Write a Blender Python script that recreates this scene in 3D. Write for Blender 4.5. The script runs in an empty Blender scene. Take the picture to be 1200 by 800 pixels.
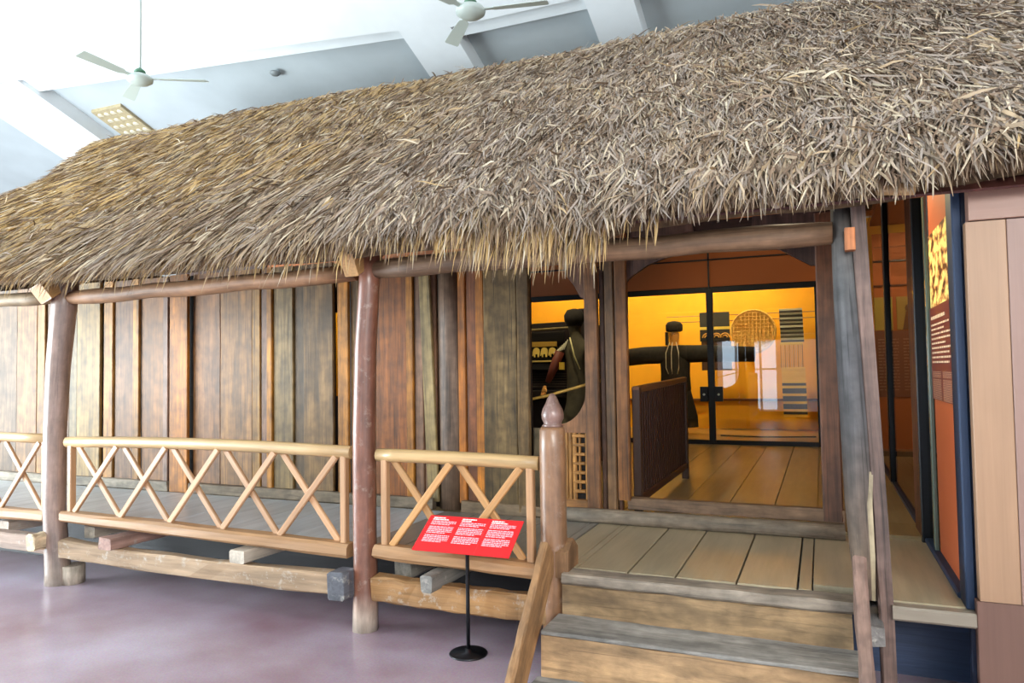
import bpy, math, random
import numpy as np
from mathutils import Vector, Matrix
random.seed(7); rng = np.random.default_rng(7)
C = bpy.context.scene.collection
sc = bpy.context.scene
rad = math.radians

# ------------------------------------------------------------------ camera
YAW, PITCH, ROLL, FPX = rad(22.98732132), rad(2.27453423), rad(-0.85735659), 851.7476
cam_d = bpy.data.cameras.new('camera'); cam = bpy.data.objects.new('camera', cam_d); C.objects.link(cam)
cy, sy = math.cos(YAW), math.sin(YAW)
fwd = Vector((-sy*math.cos(PITCH), cy*math.cos(PITCH), math.sin(PITCH)))
r0 = Vector((cy, sy, 0)); u0 = r0.cross(fwd)
rt = r0*math.cos(ROLL) + u0*math.sin(ROLL); up = -r0*math.sin(ROLL) + u0*math.cos(ROLL)
m = Matrix((rt, up, -fwd)).transposed().to_4x4(); m.translation = (0, 0, 1.6)
cam.matrix_world = m
cam_d.sensor_fit = 'HORIZONTAL'; cam_d.sensor_width = 36; cam_d.lens = FPX*36/1200
cam_d.clip_start = .05; cam_d.clip_end = 200
sc.camera = cam
# ------------------------------------------------------------------ view, world, lights
vs = sc.view_settings
vs.view_transform = 'Standard'; vs.look = 'None'; vs.gamma = 1; vs.use_curve_mapping = False; vs.exposure = 0.38
w = bpy.data.worlds.new('sky'); sc.world = w; w.use_nodes = True
bg = w.node_tree.nodes['Background']; bg.inputs[0].default_value = (.93, .965, 1, 1); bg.inputs[1].default_value = 1.0

def area(name, loc, target, sx, sy_, power, col):
    d = bpy.data.lights.new(name, 'AREA'); d.shape = 'RECTANGLE'; d.size = sx; d.size_y = sy_; d.energy = power; d.color = col
    o = bpy.data.objects.new(name, d); C.objects.link(o); o.location = loc
    o.rotation_euler = (Vector(target)-Vector(loc)).to_track_quat('-Z', 'Y').to_euler(); return o
def spot(name, loc, target, power, col, ang=90, r=.04, blend=.6):
    d = bpy.data.lights.new(name, 'SPOT'); d.energy = power; d.color = col; d.spot_size = rad(ang); d.spot_blend = blend; d.shadow_soft_size = r
    o = bpy.data.objects.new(name, d); C.objects.link(o); o.location = loc
    o.rotation_euler = (Vector(target)-Vector(loc)).to_track_quat('-Z', 'Y').to_euler(); return o
# daylight through the clerestory windows behind the viewer and the open left side of the hall; the uplight is added
area('clerestory_daylight', (3.4, -5.6, 4.0), (-2.5, 5.0, 1.0), 5.0, 2.6, 700, (1, .95, .87))
area('left_opening_daylight', (-13.0, .5, 3.0), (-4.0, 4.5, 1.0), 6.0, 4.0, 210, (.85, .94, 1))
area('ceiling_fill', (-11.0, 0.5, 1.6), (-6.5, 6.0, 7.0), 5.0, 3.0, 1100, (.86, .96, 1))  # added fill that whitens the ceiling, no source of its own in the hall

# ------------------------------------------------------------------ materials
def lin(h):
    h = h.lstrip('#'); v = [int(h[i:i+2], 16)/255 for i in (0, 2, 4)]
    return tuple((c/12.92 if c <= .04045 else ((c+.055)/1.055)**2.4) for c in v)
def newmat(name):
    m = bpy.data.materials.new(name); m.use_nodes = True; nt = m.node_tree
    return m, nt, nt.nodes['Principled BSDF']
def plain(name, col, rough=.6, metal=0, noise=.0, scale=8, emis=None, es=0, bump=0, spec=.5, coat=0):
    m, nt, b = newmat(name); c = lin(col) if isinstance(col, str) else col
    b.inputs['Base Color'].default_value = (*c, 1); b.inputs['Roughness'].default_value = rough; b.inputs['Metallic'].default_value = metal
    b.inputs['Specular IOR Level'].default_value = spec; b.inputs['Coat Weight'].default_value = coat
    if noise or bump:
        tc = nt.nodes.new('ShaderNodeTexCoord'); n = nt.nodes.new('ShaderNodeTexNoise'); n.inputs['Scale'].default_value = scale; n.inputs['Detail'].default_value = 6
        nt.links.new(tc.outputs['Object'], n.inputs['Vector'])
        if noise:
            r = nt.nodes.new('ShaderNodeValToRGB'); r.color_ramp.elements[0].position = .3; r.color_ramp.elements[1].position = .7
            r.color_ramp.elements[0].color = (*[x*(1-noise) for x in c], 1); r.color_ramp.elements[1].color = (*[min(1, x*(1+noise)) for x in c], 1)
            nt.links.new(n.outputs['Fac'], r.inputs[0]); nt.links.new(r.outputs[0], b.inputs['Base Color'])
        if bump:
            bp = nt.nodes.new('ShaderNodeBump'); bp.inputs['Strength'].default_value = bump; bp.inputs['Distance'].default_value = .01
            nt.links.new(n.outputs['Fac'], bp.inputs['Height']); nt.links.new(bp.outputs[0], b.inputs['Normal'])
    if emis:
        e = lin(emis) if isinstance(emis, str) else emis
        b.inputs['Emission Color'].default_value = (*e, 1); b.inputs['Emission Strength'].default_value = es
    return m
def wood(name, rough=.55, contrast=.35, grain=(38, 38, 2.2), stain=.3, bump=.35, coat=0, coat_r=.2, dirt=None, crack=0):
    """timber: the colour comes from the piece (attribute tint), grain runs along the piece (attribute gc)"""
    m, nt, b = newmat(name); L = nt.links.new
    a = nt.nodes.new('ShaderNodeAttribute'); a.attribute_name = 'gc'
    t = nt.nodes.new('ShaderNodeAttribute'); t.attribute_name = 'tint'
    mp = nt.nodes.new('ShaderNodeMapping'); mp.inputs['Scale'].default_value = grain; L(a.outputs['Vector'], mp.inputs[0])
    n1 = nt.nodes.new('ShaderNodeTexNoise'); n1.inputs['Scale'].default_value = 1; n1.inputs['Detail'].default_value = 7; n1.inputs['Roughness'].default_value = .62; n1.inputs['Distortion'].default_value = .5
    L(mp.outputs[0], n1.inputs['Vector'])
    mp2 = nt.nodes.new('ShaderNodeMapping'); mp2.inputs['Scale'].default_value = (9, 9, 1.6); L(a.outputs['Vector'], mp2.inputs[0])
    n2 = nt.nodes.new('ShaderNodeTexNoise'); n2.inputs['Scale'].default_value = 1; n2.inputs['Detail'].default_value = 4; L(mp2.outputs[0], n2.inputs['Vector'])
    r1 = nt.nodes.new('ShaderNodeMapRange'); r1.inputs[1].default_value = .3; r1.inputs[2].default_value = .7; r1.inputs[3].default_value = 1-contrast; r1.inputs[4].default_value = 1+contrast*1.1; L(n1.outputs['Fac'], r1.inputs[0])
    r2 = nt.nodes.new('ShaderNodeMapRange'); r2.inputs[1].default_value = .3; r2.inputs[2].default_value = .7; r2.inputs[3].default_value = 1-stain; r2.inputs[4].default_value = 1+stain; L(n2.outputs['Fac'], r2.inputs[0])
    mu = nt.nodes.new('ShaderNodeMath'); mu.operation = 'MULTIPLY'; L(r1.outputs[0], mu.inputs[0]); L(r2.outputs[0], mu.inputs[1])
    vm = nt.nodes.new('ShaderNodeVectorMath'); vm.operation = 'SCALE'; L(t.outputs['Color'], vm.inputs[0]); L(mu.outputs[0], vm.inputs['Scale'])
    out = vm.outputs[0]
    if crack:
        mp4 = nt.nodes.new('ShaderNodeMapping'); mp4.inputs['Scale'].default_value = (75, 75, 1.3); L(a.outputs['Vector'], mp4.inputs[0])
        n4 = nt.nodes.new('ShaderNodeTexNoise'); n4.inputs['Scale'].default_value = 1; n4.inputs['Detail'].default_value = 3; L(mp4.outputs[0], n4.inputs['Vector'])
        n5 = nt.nodes.new('ShaderNodeTexNoise'); n5.inputs['Scale'].default_value = 11; n5.inputs['Detail'].default_value = 5; L(a.outputs['Vector'], n5.inputs['Vector'])
        r4 = nt.nodes.new('ShaderNodeMapRange'); r4.inputs[1].default_value = .60; r4.inputs[2].default_value = .70; r4.inputs[3].default_value = 1; r4.inputs[4].default_value = 1-crack; L(n4.outputs['Fac'], r4.inputs[0])
        r5 = nt.nodes.new('ShaderNodeMapRange'); r5.inputs[1].default_value = .30; r5.inputs[2].default_value = .62; r5.inputs[3].default_value = 1-crack*.7; r5.inputs[4].default_value = 1.08; L(n5.outputs['Fac'], r5.inputs[0])
        m4 = nt.nodes.new('ShaderNodeMath'); m4.operation = 'MULTIPLY'; L(r4.outputs[0], m4.inputs[0]); L(r5.outputs[0], m4.inputs[1])
        v4 = nt.nodes.new('ShaderNodeVectorMath'); v4.operation = 'SCALE'; L(out, v4.inputs[0]); L(m4.outputs[0], v4.inputs['Scale']); out = v4.outputs[0]
    if dirt:
        n3 = nt.nodes.new('ShaderNodeTexNoise'); n3.inputs['Scale'].default_value = 14; n3.inputs['Detail'].default_value = 8; n3.inputs['Roughness'].default_value = .7; L(a.outputs['Vector'], n3.inputs['Vector'])
        r3 = nt.nodes.new('ShaderNodeMapRange'); r3.inputs[1].default_value = .56; r3.inputs[2].default_value = .7; r3.inputs[4].default_value = .75; L(n3.outputs['Fac'], r3.inputs[0])
        mx = nt.nodes.new('ShaderNodeMix'); mx.data_type = 'RGBA'; L(r3.outputs[0], mx.inputs[0]); L(out, mx.inputs[6]); mx.inputs[7].default_value = (*lin(dirt), 1); out = mx.outputs[2]
    L(out, b.inputs['Base Color'])
    b.inputs['Roughness'].default_value = rough; b.inputs['Coat Weight'].default_value = coat; b.inputs['Coat Roughness'].default_value = coat_r
    bp = nt.nodes.new('ShaderNodeBump'); bp.inputs['Strength'].default_value = bump; bp.inputs['Distance'].default_value = .006
    L(n1.outputs['Fac'], bp.inputs['Height']); L(bp.outputs[0], b.inputs['Normal'])
    return m
M_wood = wood('weathered_wood', contrast=.42, stain=.42, crack=.5); M_old = wood('old_board', crack=.7, rough=.75, contrast=.3, stain=.45, bump=.6, grain=(30, 30, 3))
M_post = wood('varnished_post', crack=.3, rough=.42, contrast=.22, stain=.35, bump=.35, coat=.5, coat_r=.2, dirt='#a08a7a', grain=(30, 30, 5))
M_bark = wood('smoothed_log', crack=.35, rough=.6, contrast=.3, stain=.3, bump=.4, grain=(30, 30, 2))
M_rail = wood('pale_rail_wood', rough=.45, contrast=.2, stain=.15, grain=(45, 45, 1.6), bump=.2, coat=.25)
M_beam = wood('cement_stained_beam', rough=.7, contrast=.25, stain=.3, bump=.5, dirt='#b8b2a6')
M_deck = wood('worn_deck_wood', coat=.25, rough=.36, contrast=.1, stain=.12, bump=.1, grain=(20, 20, 1.2))
M_dark = wood('dark_wood', rough=.5, contrast=.25, stain=.2)
M_veneer = wood('veneer', rough=.45, contrast=.08, stain=.08, bump=.05, grain=(40, 40, 1.0))
M_log = wood('split_grey_log', crack=.6, rough=.65, contrast=.4, stain=.35, bump=.8, grain=(26, 26, 1.2))
M_step = wood('step_timber', crack=.4, rough=.7, contrast=.3, stain=.35, bump=.6, grain=(24, 24, 6))
M_black = plain('black_metal', '#15161a', .35, .3)
M_frame = plain('sky_tinted_frame', '#22344f', .6, .2)  # black metal frame, its sky-blue reflection put into the base colour
M_white = plain('white_plaster', '#dfe6e8', .85, noise=.04, scale=3)
M_whitebeam = plain('white_beam_paint', '#e6ecee', .8, noise=.03, scale=3)
M_greypanel = plain('grey_ceiling_panel', '#b4bdc0', .85, noise=.06, scale=1.5)
M_fan = plain('fan_enamel', '#aab5b0', .35)
M_red = plain('sign_red', '#e8262a', .45)
M_ink = plain('sign_ink', '#f4d4da', .6)
M_gold = plain('gold_wall', '#f3b01c', .7, noise=.07, scale=2.2)
M_orange = plain('orange_panel', '#a85a1e', .6, noise=.05, scale=2)
M_lacq = plain('black_cloth', '#231f17', .9, noise=.3, scale=20)
M_straw = plain('woven_straw', '#e2b45a', .7, noise=.35, scale=60, bump=.3)
M_skin = plain('mannequin_skin', '#dc9c48', .6)
M_bone = plain('bead_white', '#cfc8a8', .5)
M_yel = plain('yellow_cloth', '#d7a42a', .8, noise=.1, scale=30)
M_glowvent = plain('vent_glass', '#e6e0c8', .4)
M_tan = plain('tan_vent_frame', '#a89a78', .6, noise=.15, scale=20)
def glassmat(name, tint=(1, 1, 1), refl=1.0):
    m = bpy.data.materials.new(name); m.use_nodes = True; nt = m.node_tree; nt.nodes.clear(); L = nt.links.new
    o = nt.nodes.new('ShaderNodeOutputMaterial'); mx = nt.nodes.new('ShaderNodeMixShader'); t = nt.nodes.new('ShaderNodeBsdfTransparent'); g = nt.nodes.new('ShaderNodeBsdfGlossy')
    t.inputs[0].default_value = (*tint, 1); g.inputs['Roughness'].default_value = .005
    f = nt.nodes.new('ShaderNodeFresnel'); f.inputs[0].default_value = 1.5
    mu = nt.nodes.new('ShaderNodeMath'); mu.operation = 'MULTIPLY'; mu.inputs[1].default_value = 2.6*refl; mu.use_clamp = True
    L(f.outputs[0], mu.inputs[0]); L(mu.outputs[0], mx.inputs[0]); L(t.outputs[0], mx.inputs[1]); L(g.outputs[0], mx.inputs[2]); L(mx.outputs[0], o.inputs[0]); return m
M_glass = glassmat('clear_glass', (.96, .94, .88)); M_sideglass = glassmat('side_glass', (.86, .82, .76), .16)
# floor: polished red-purple terrazzo
M_floor, nt, b = newmat('polished_red_floor'); L = nt.links.new
tc = nt.nodes.new('ShaderNodeTexCoord'); n = nt.nodes.new('ShaderNodeTexNoise'); n.inputs['Scale'].default_value = 1.1; n.inputs['Detail'].default_value = 5; L(tc.outputs['Object'], n.inputs['Vector'])
n2 = nt.nodes.new('ShaderNodeTexNoise'); n2.inputs['Scale'].default_value = 90; n2.inputs['Detail'].default_value = 3; L(tc.outputs['Object'], n2.inputs['Vector'])
r = nt.nodes.new('ShaderNodeValToRGB'); e = r.color_ramp.elements; e[0].position = .32; e[0].color = (*lin('#8a6c74'), 1); e[1].position = .7; e[1].color = (*lin('#b9aebc'), 1); L(n.outputs['Fac'], r.inputs[0])
mx = nt.nodes.new('ShaderNodeMix'); mx.data_type = 'RGBA'; mx.blend_type = 'OVERLAY'; mx.inputs[0].default_value = .35; L(r.outputs[0], mx.inputs[6]); L(n2.outputs['Color'], mx.inputs[7]); L(mx.outputs[2], b.inputs['Base Color'])
b.inputs['Roughness'].default_value = .28; b.inputs['Specular IOR Level'].default_value = .6
# thatch
M_thatch, nt, b = newmat('dry_thatch'); a = nt.nodes.new('ShaderNodeAttribute'); a.attribute_name = 'tint'; nt.links.new(a.outputs['Color'], b.inputs['Base Color']); b.inputs['Roughness'].default_value = .75; b.inputs['Specular IOR Level'].default_value = .25
M_under = plain('thatch_mat', '#54402a', .9, noise=.4, scale=25, bump=.8)
M_tint, nt, b = newmat('painted_surface'); a = nt.nodes.new('ShaderNodeAttribute'); a.attribute_name = 'tint'; nt.links.new(a.outputs['Color'], b.inputs['Base Color']); b.inputs['Roughness'].default_value = .6

# ------------------------------------------------------------------ builders
class MB:
    def __init__(s): s.v = []; s.f = []; s.g = []; s.t = []
    def sweep(s, pts, prof, up=(0, 0, 1), scale=None, tint='#8a6848', cap=True, tints=None, jit=0, tv=.0):
        pts = [Vector(p) for p in pts]; n = len(pts); k = len(prof); base = len(s.v); off = Vector((random.uniform(-50, 50), random.uniform(-50, 50), random.uniform(-50, 50)))
        up = Vector(up); along = 0; tb = lin(tint) if isinstance(tint, str) else tint; q = 1+random.uniform(-tv, tv)
        for i, p in enumerate(pts):
            d = (pts[min(i+1, n-1)]-pts[max(i-1, 0)]).normalized()
            side = d.cross(up).normalized(); u = side.cross(d).normalized()
            if i: along += (p-pts[i-1]).length
            sc_ = scale[i] if scale else 1
            if not isinstance(sc_, tuple): sc_ = (sc_, sc_)
            tt = tints[i] if tints else tb
            if isinstance(tt, str): tt = lin(tt)
            for a, b_ in prof:
                j = Vector((random.gauss(0, 1), random.gauss(0, 1), random.gauss(0, 1)))*jit if jit else Vector((0, 0, 0))
                s.v.append(p+side*a*sc_[0]+u*b_*sc_[1]+j); s.g.append(Vector((a*sc_[0], b_*sc_[1], along))+off); s.t.append(tuple(c*q for c in tt))
        for i in range(n-1):
            for j in range(k):
                a = base+i*k+j; b_ = base+i*k+(j+1) % k; s.f.append((a, b_, b_+k, a+k))
        if cap: s.f.append(tuple(base+j for j in range(k))[::-1]); s.f.append(tuple(base+(n-1)*k+j for j in range(k)))
        return s
    def beam(s, p0, p1, w_, h, up=(0, 0, 1), segs=1, ch=.006, jit=0, bow=(0, 0, 0), wob=0, **kw):
        p0, p1 = Vector(p0), Vector(p1); a, b_ = w_/2, h/2; c = min(ch, a*.45, b_*.45)
        prof = [(-a+c, -b_), (a-c, -b_), (a, -b_+c), (a, b_-c), (a-c, b_), (-a+c, b_), (-a, b_-c), (-a, -b_+c)]
        pts = []; sca = []
        for i in range(segs+1):
            t = i/segs; pts.append(p0.lerp(p1, t)+Vector(bow)*4*t*(1-t)); sca.append((1+random.uniform(-wob, wob), 1+random.uniform(-wob, wob)))
        return s.sweep(pts, prof, up=up, scale=sca, jit=jit, **kw)
    def box(s, x0, x1, y0, y1, z0, z1, axis='z', **kw):
        c = Vector(((x0+x1)/2, (y0+y1)/2, (z0+z1)/2))
        if axis == 'z': return s.beam((c.x, c.y, z0), (c.x, c.y, z1), x1-x0, y1-y0, up=(0, 1, 0), **kw)
        if axis == 'x': return s.beam((x0, c.y, c.z), (x1, c.y, c.z), y1-y0, z1-z0, **kw)
        return s.beam((c.x, y0, c.z), (c.x, y1, c.z), x1-x0, z1-z0, **kw)
    def log(s, pts, r, sides=16, wob=0.03, jit=0, **kw):
        prof = [(math.cos(2*math.pi*i/sides)*(1+random.uniform(-wob, wob)), math.sin(2*math.pi*i/sides)*(1+random.uniform(-wob, wob))) for i in range(sides)]
        rr = r if isinstance(r, list) else [r]*len(pts)
        return s.sweep(pts, prof, scale=rr, jit=jit, **kw)
    def prism(s, poly, y0, y1, tint='#8a6848', plane='xz'):
        """poly in x,z extruded over y0..y1 (or in y,z extruded over x)"""
        base = len(s.v); k = len(poly); off = Vector((random.uniform(-50, 50),)*3); tb = lin(tint)
        for y in (y0, y1):
            for a, b_ in poly:
                s.v.append(Vector((a, y, b_)) if plane == 'xz' else (Vector((y, a, b_)) if plane == 'yz' else Vector((a, b_, y)))); s.g.append(Vector((a, y, b_))+off); s.t.append(tb)
        s.f.append(tuple(base+i for i in range(k))); s.f.append(tuple(base+k+i for i in range(k))[::-1])
        for i in range(k):
            a = base+i; b_ = base+(i+1) % k; s.f.append((a, a+k, b_+k, b_))
        return s
    def lathe(s, prof, c, sides=24, tint='#8a6848', axis='z'):
        base = len(s.v); tb = lin(tint); k = sides; off = Vector((random.uniform(-50, 50),)*3)
        for r_, z in prof:
            for i in range(k):
                a = 2*math.pi*i/k; p = Vector((r_*math.cos(a), r_*math.sin(a), z))
                if axis == 'y': p = Vector((p.x, p.z, p.y))
                s.v.append(Vector(c)+p); s.g.append(p+off); s.t.append(tb)
        for i in range(len(prof)-1):
            for j in range(k): a = base+i*k+j; b_ = base+i*k+(j+1) % k; s.f.append((a, b_, b_+k, a+k))
        s.f.append(tuple(base+j for j in range(k))[::-1]); s.f.append(tuple(base+(len(prof)-1)*k+j for j in range(k)))
        return s
    def quad(s, a, b_, c, d, tint='#ffffff'):
        base = len(s.v); tb = lin(tint)
        for p in (a, b_, c, d): s.v.append(Vector(p)); s.g.append(Vector(p)); s.t.append(tb)
        s.f.append((base, base+1, base+2, base+3)); return s
    def build(s, name, mat, parent=None, smooth=False, origin=None):
        me = bpy.data.meshes.new(name); o_ = Vector(origin) if origin else Vector((0, 0, 0))
        me.from_pydata([tuple(v-o_) for v in s.v], [], s.f)
        ga = me.attributes.new('gc', 'FLOAT_VECTOR', 'POINT'); ga.data.foreach_set('vector', [c for g in s.g for c in g])
        ta = me.attributes.new('tint', 'FLOAT_COLOR', 'POINT'); ta.data.foreach_set('color', [c for t in s.t for c in (*t, 1)])
        me.materials.append(mat)
        import bmesh
        bm = bmesh.new(); bm.from_mesh(me); bmesh.ops.recalc_face_normals(bm, faces=bm.faces); bm.to_mesh(me); bm.free()
        if smooth: me.polygons.foreach_set('use_smooth', [len(p.vertices) <= 4 for p in me.polygons])
        ob = bpy.data.objects.new(name, me); C.objects.link(ob)
        if parent:
            ob.parent = parent; wl_ = Vector((0, 0, 0)); q = parent
            while q: wl_ += Vector(q.location); q = q.parent
            ob.location = o_-wl_
        else: ob.location = o_
        return ob
def tag(o, label, cat, group=None, kind=None):
    o['label'] = label; o['category'] = cat
    if group: o['group'] = group
    if kind: o['kind'] = kind
    return o
def thing(name, loc, label, cat, group=None):
    o = bpy.data.objects.new(name, None); C.objects.link(o); o.location = loc; o.empty_display_size = .1
    return tag(o, label, cat, group)
def struct(o, label=None):
    o['kind'] = 'structure'
    if label: o['label'] = label
    return o
def arc(cx, cz, r, a0, a1, n=8, ry=None):
    ry = ry or r
    return [(cx+r*math.cos(rad(a0+(a1-a0)*i/n)), cz+ry*math.sin(rad(a0+(a1-a0)*i/n))) for i in range(n+1)]

# ================================================================== SETTING
struct(MB().box(-16, 8, -6, 14.5, -.2, 0, axis='x', ch=.001).build('floor', M_floor))
# sloped hall ceiling: z = 6.2-.362*(Y-7); white beams stand proud of grey panels
SL = .362
def cp(x, y, d=0): # point on the ceiling plane, d below it
    return Vector((x, y, 6.2-SL*(y-7)-d))
def slab(xa, xb, ya, yb, d0, d1, tint='#ffffff', yb2=None, ya2=None):
    mb = MB(); yb2 = yb if yb2 is None else yb2; ya2 = ya if ya2 is None else ya2
    P = [cp(xa, ya, d1), cp(xb, ya2, d1), cp(xb, yb2, d1), cp(xa, yb, d1), cp(xa, ya, d0), cp(xb, ya2, d0), cp(xb, yb2, d0), cp(xa, yb, d0)]
    for p in P: mb.v.append(p); mb.g.append(p); mb.t.append((1, 1, 1))
    mb.f += [(0, 1, 2, 3), (4, 7, 6, 5), (0, 4, 5, 1), (1, 5, 6, 2), (2, 6, 7, 3), (3, 7, 4, 0)]; return mb
struct(slab(-18, 8, -6.2, 20, -.5, -.25).build('ceiling', M_greypanel))
for xa, xb in ((-12.5, -11.2), (-4.8, -4.12), (-2.4, -1.85), (3, 3.6), (-18, -17.4)):
    struct(slab(xa, xb, 7.1 if xb < -10 else 7.9, 20, -.25, 0).build('trim_1', M_whitebeam))
struct(slab(-11.2, -4.8, 7.15, 7.5, -.25, -.08, yb2=8.0, ya2=7.78).build('trim_5', M_white))
struct(slab(-4.12, -2.4, 7.9, 8.15, -.25, -.08).build('trim_6', M_white))
tb2 = MB(); pol = [(-18, -6.2), (8, -6.2), (8, 7.9), (-4.8, 7.9), (-4.8, 7.78), (-11.2, 7.15), (-12.5, 7.15), (-12.5, 6.7), (-18, 6.6)]
for d in (0, -.25):
    for x, y in pol: tb2.v.append(cp(x, y, d)); tb2.g.append(cp(x, y, d)); tb2.t.append((1, 1, 1))
k = len(pol); tb2.f += [tuple(range(k)), tuple(range(2*k-1, k-1, -1))]+[(i, (i+1) % k, (i+1) % k+k, i+k) for i in range(k)]
struct(tb2.build('trim_2', M_whitebeam))
struct(slab(-18, 8, 11.5, 12.2, -.25, 0).build('trim_3', M_whitebeam))
# hall walls: rear end and the windowed wall behind the viewer
def wall_with_holes(name, x0, x1, z0, z1, y0, y1, holes, mat):
    xs = sorted({x0, x1, *[h[0] for h in holes], *[h[1] for h in holes]}); mb = MB()
    for a, b_ in zip(xs[:-1], xs[1:]):
        cuts = sorted([(h[2], h[3]) for h in holes if h[0] <= a+1e-6 and h[1] >= b_-1e-6]); z = z0
        for c0, c1 in cuts:
            if c0 > z: mb.box(a, b_, y0, y1, z, c0, ch=.0001)
            z = c1
        if z < z1: mb.box(a, b_, y0, y1, z, z1, ch=.0001)
    return struct(mb.build(name, mat))
wh = [(-3.35, -1.38, .02, 3.0), (-5.2, -3.6, 1.67, 3.06), (.7, 5.7, 4.0, 5.8)]
wall_with_holes('wall_front', -16, 8, 0, 10.9, -6.2, -6.0, wh, M_white)
M_sky = plain('bright_daylight', '#ffffff', .5, emis=(.62, .82, 1.0), es=2.6)
for i, (a, b_, c, d) in enumerate(wh):
    wr = MB()
    for x in ([a+.03, b_-.03, a+(b_-a)*.28, b_-(b_-a)*.3] if i < 2 else [a+.03, b_-.03, a+1.6, a+3.3]): wr.box(x-.04, x+.04, -6.12, -6.04, c, d)
    wr.box(a, b_, -6.12, -6.04, d-.07, d, axis='x'); wr.box(a, b_, -6.12, -6.04, c, c+.07, axis='x')
    if i < 2: wr.box(a, b_, -6.11, -6.05, (c+d)/2-.03, (c+d)/2+.03, axis='x')
    struct(wr.build('window_%d' % (i+1), M_white))
struct(MB().box(-30, 16, -9.1, -9.0, -1, 12, axis='x', ch=.001).build('sky_glow_sheet', M_sky))  # unseen glowing sheet added outside the windows to act as bright sky
struct(MB().box(-18, 8, 19.6, 19.8, 0, 6.5, axis='x', ch=.001).build('wall_back', M_white))

# ================================================================== HOUSE TIMBER
YP = 3.87
def railpt(x, z, y=YP): return (x, y, z)
def post(x_list, z_list, r_list, label, mortise=None, cols=('#8a6a58',)):
    t = thing('veranda_post', (x_list[0], YP, 0), label, 'post')
    n = len(z_list); tn = ['#b5a898', '#a89484'] + [cols[0]]*(n-2)
    MB().log([(x, YP, z) for x, z in zip(x_list, z_list)], r_list, sides=20, up=(0, 1, 0), tints=tn, wob=.035).build('shaft', M_post, t, smooth=True)
    return t
ps1 = post([-5.50, -5.50, -5.52, -5.55, -5.55, -5.52, -5.46, -5.43], [0, .1, .25, .6, 1.2, 1.7, 2.15, 2.42], [.092, .09, .084, .08, .08, .085, .09, .09], 'varnished round veranda post at the left of the long railing bay', cols=('#8c7468',))
ps2 = post([-2.665, -2.665, -2.66, -2.665, -2.665, -2.65, -2.62, -2.60], [0, .1, .25, .6, 1.2, 1.75, 2.15, 2.42], [.082, .08, .076, .074, .074, .07, .066, .075], 'varnished round veranda post between the long and the short railing bays', cols=('#80523f',))
# cement collar and tenon block at each post, projecting rafter end on top
def beam_end(p, x, z, dx, dz, label, col):
    return tag(MB().box(x-dx/2, x+dx/2, YP-.2, YP+.8, z-dz/2, z+dz/2, axis='y', segs=6, jit=.002, ch=.012, tint=col).build('floor_joist', M_beam), label, 'beam', 'joists under the veranda deck')
MB().log([(-5.42, YP+.06, 0), (-5.42, YP+.06, .14)], .09, sides=14, up=(0, 1, 0), tint='#b9ab99').build('cement_foot', M_step, ps1, smooth=True)
def rafter_end(x, zc, tilt, label, twist=0, wid=.15, hh=.12, yc=3.62, ln=.9):
    a = rad(tilt); d = Vector((0, math.cos(a), math.sin(a))); u = Vector((math.sin(twist), -math.sin(a)*math.cos(twist), math.cos(a)*math.cos(twist)))
    p0 = Vector((x, yc, zc)); return tag(MB().beam(p0, p0+d*ln, wid, hh, up=u, segs=4, tint='#b98f5c', jit=.001).build('tie_beam', M_rail), label, 'beam')
rafter_end(-5.49, 2.24, 30, 'pale squared beam end jutting from the top of the left round post', twist=-.3, wid=.16, hh=.14, yc=3.70, ln=.6)
rafter_end(-2.66, 2.26, 30, 'pale squared beam end jutting from the top of the middle round post', wid=.10, hh=.15, yc=3.71, ln=.6)
# plate logs under the eave
def platelog(xa, xb, z0, z1, r, label, col, bow=.0):
    n = 9; pts = [(xa+(xb-xa)*i/n, YP, z0+(z1-z0)*i/n+bow*4*(i/n)*(1-i/n)+.006*math.sin(i*2.3+xa)) for i in range(n+1)]
    rr = [r*(.9 if i in (0, n) else 1+.05*math.sin(i*1.7)) for i in range(n+1)]
    return tag(MB().log(pts, rr, sides=16, up=(0, 0, 1), tint=col)  .build('eave_log', M_bark, smooth=True), label, 'log')
platelog(-8.4, -5.57, 2.24, 2.235, .055, 'greyish eave log left of the left round post', '#8a7456')
platelog(-5.40, -2.71, 2.215, 2.235, .056, 'red-brown eave log between the two round posts', '#8a6444')
platelog(-2.56, .07, 2.25, 2.25, .062, 'long thick eave log from the middle post to the corner post', '#785c44')
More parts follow.
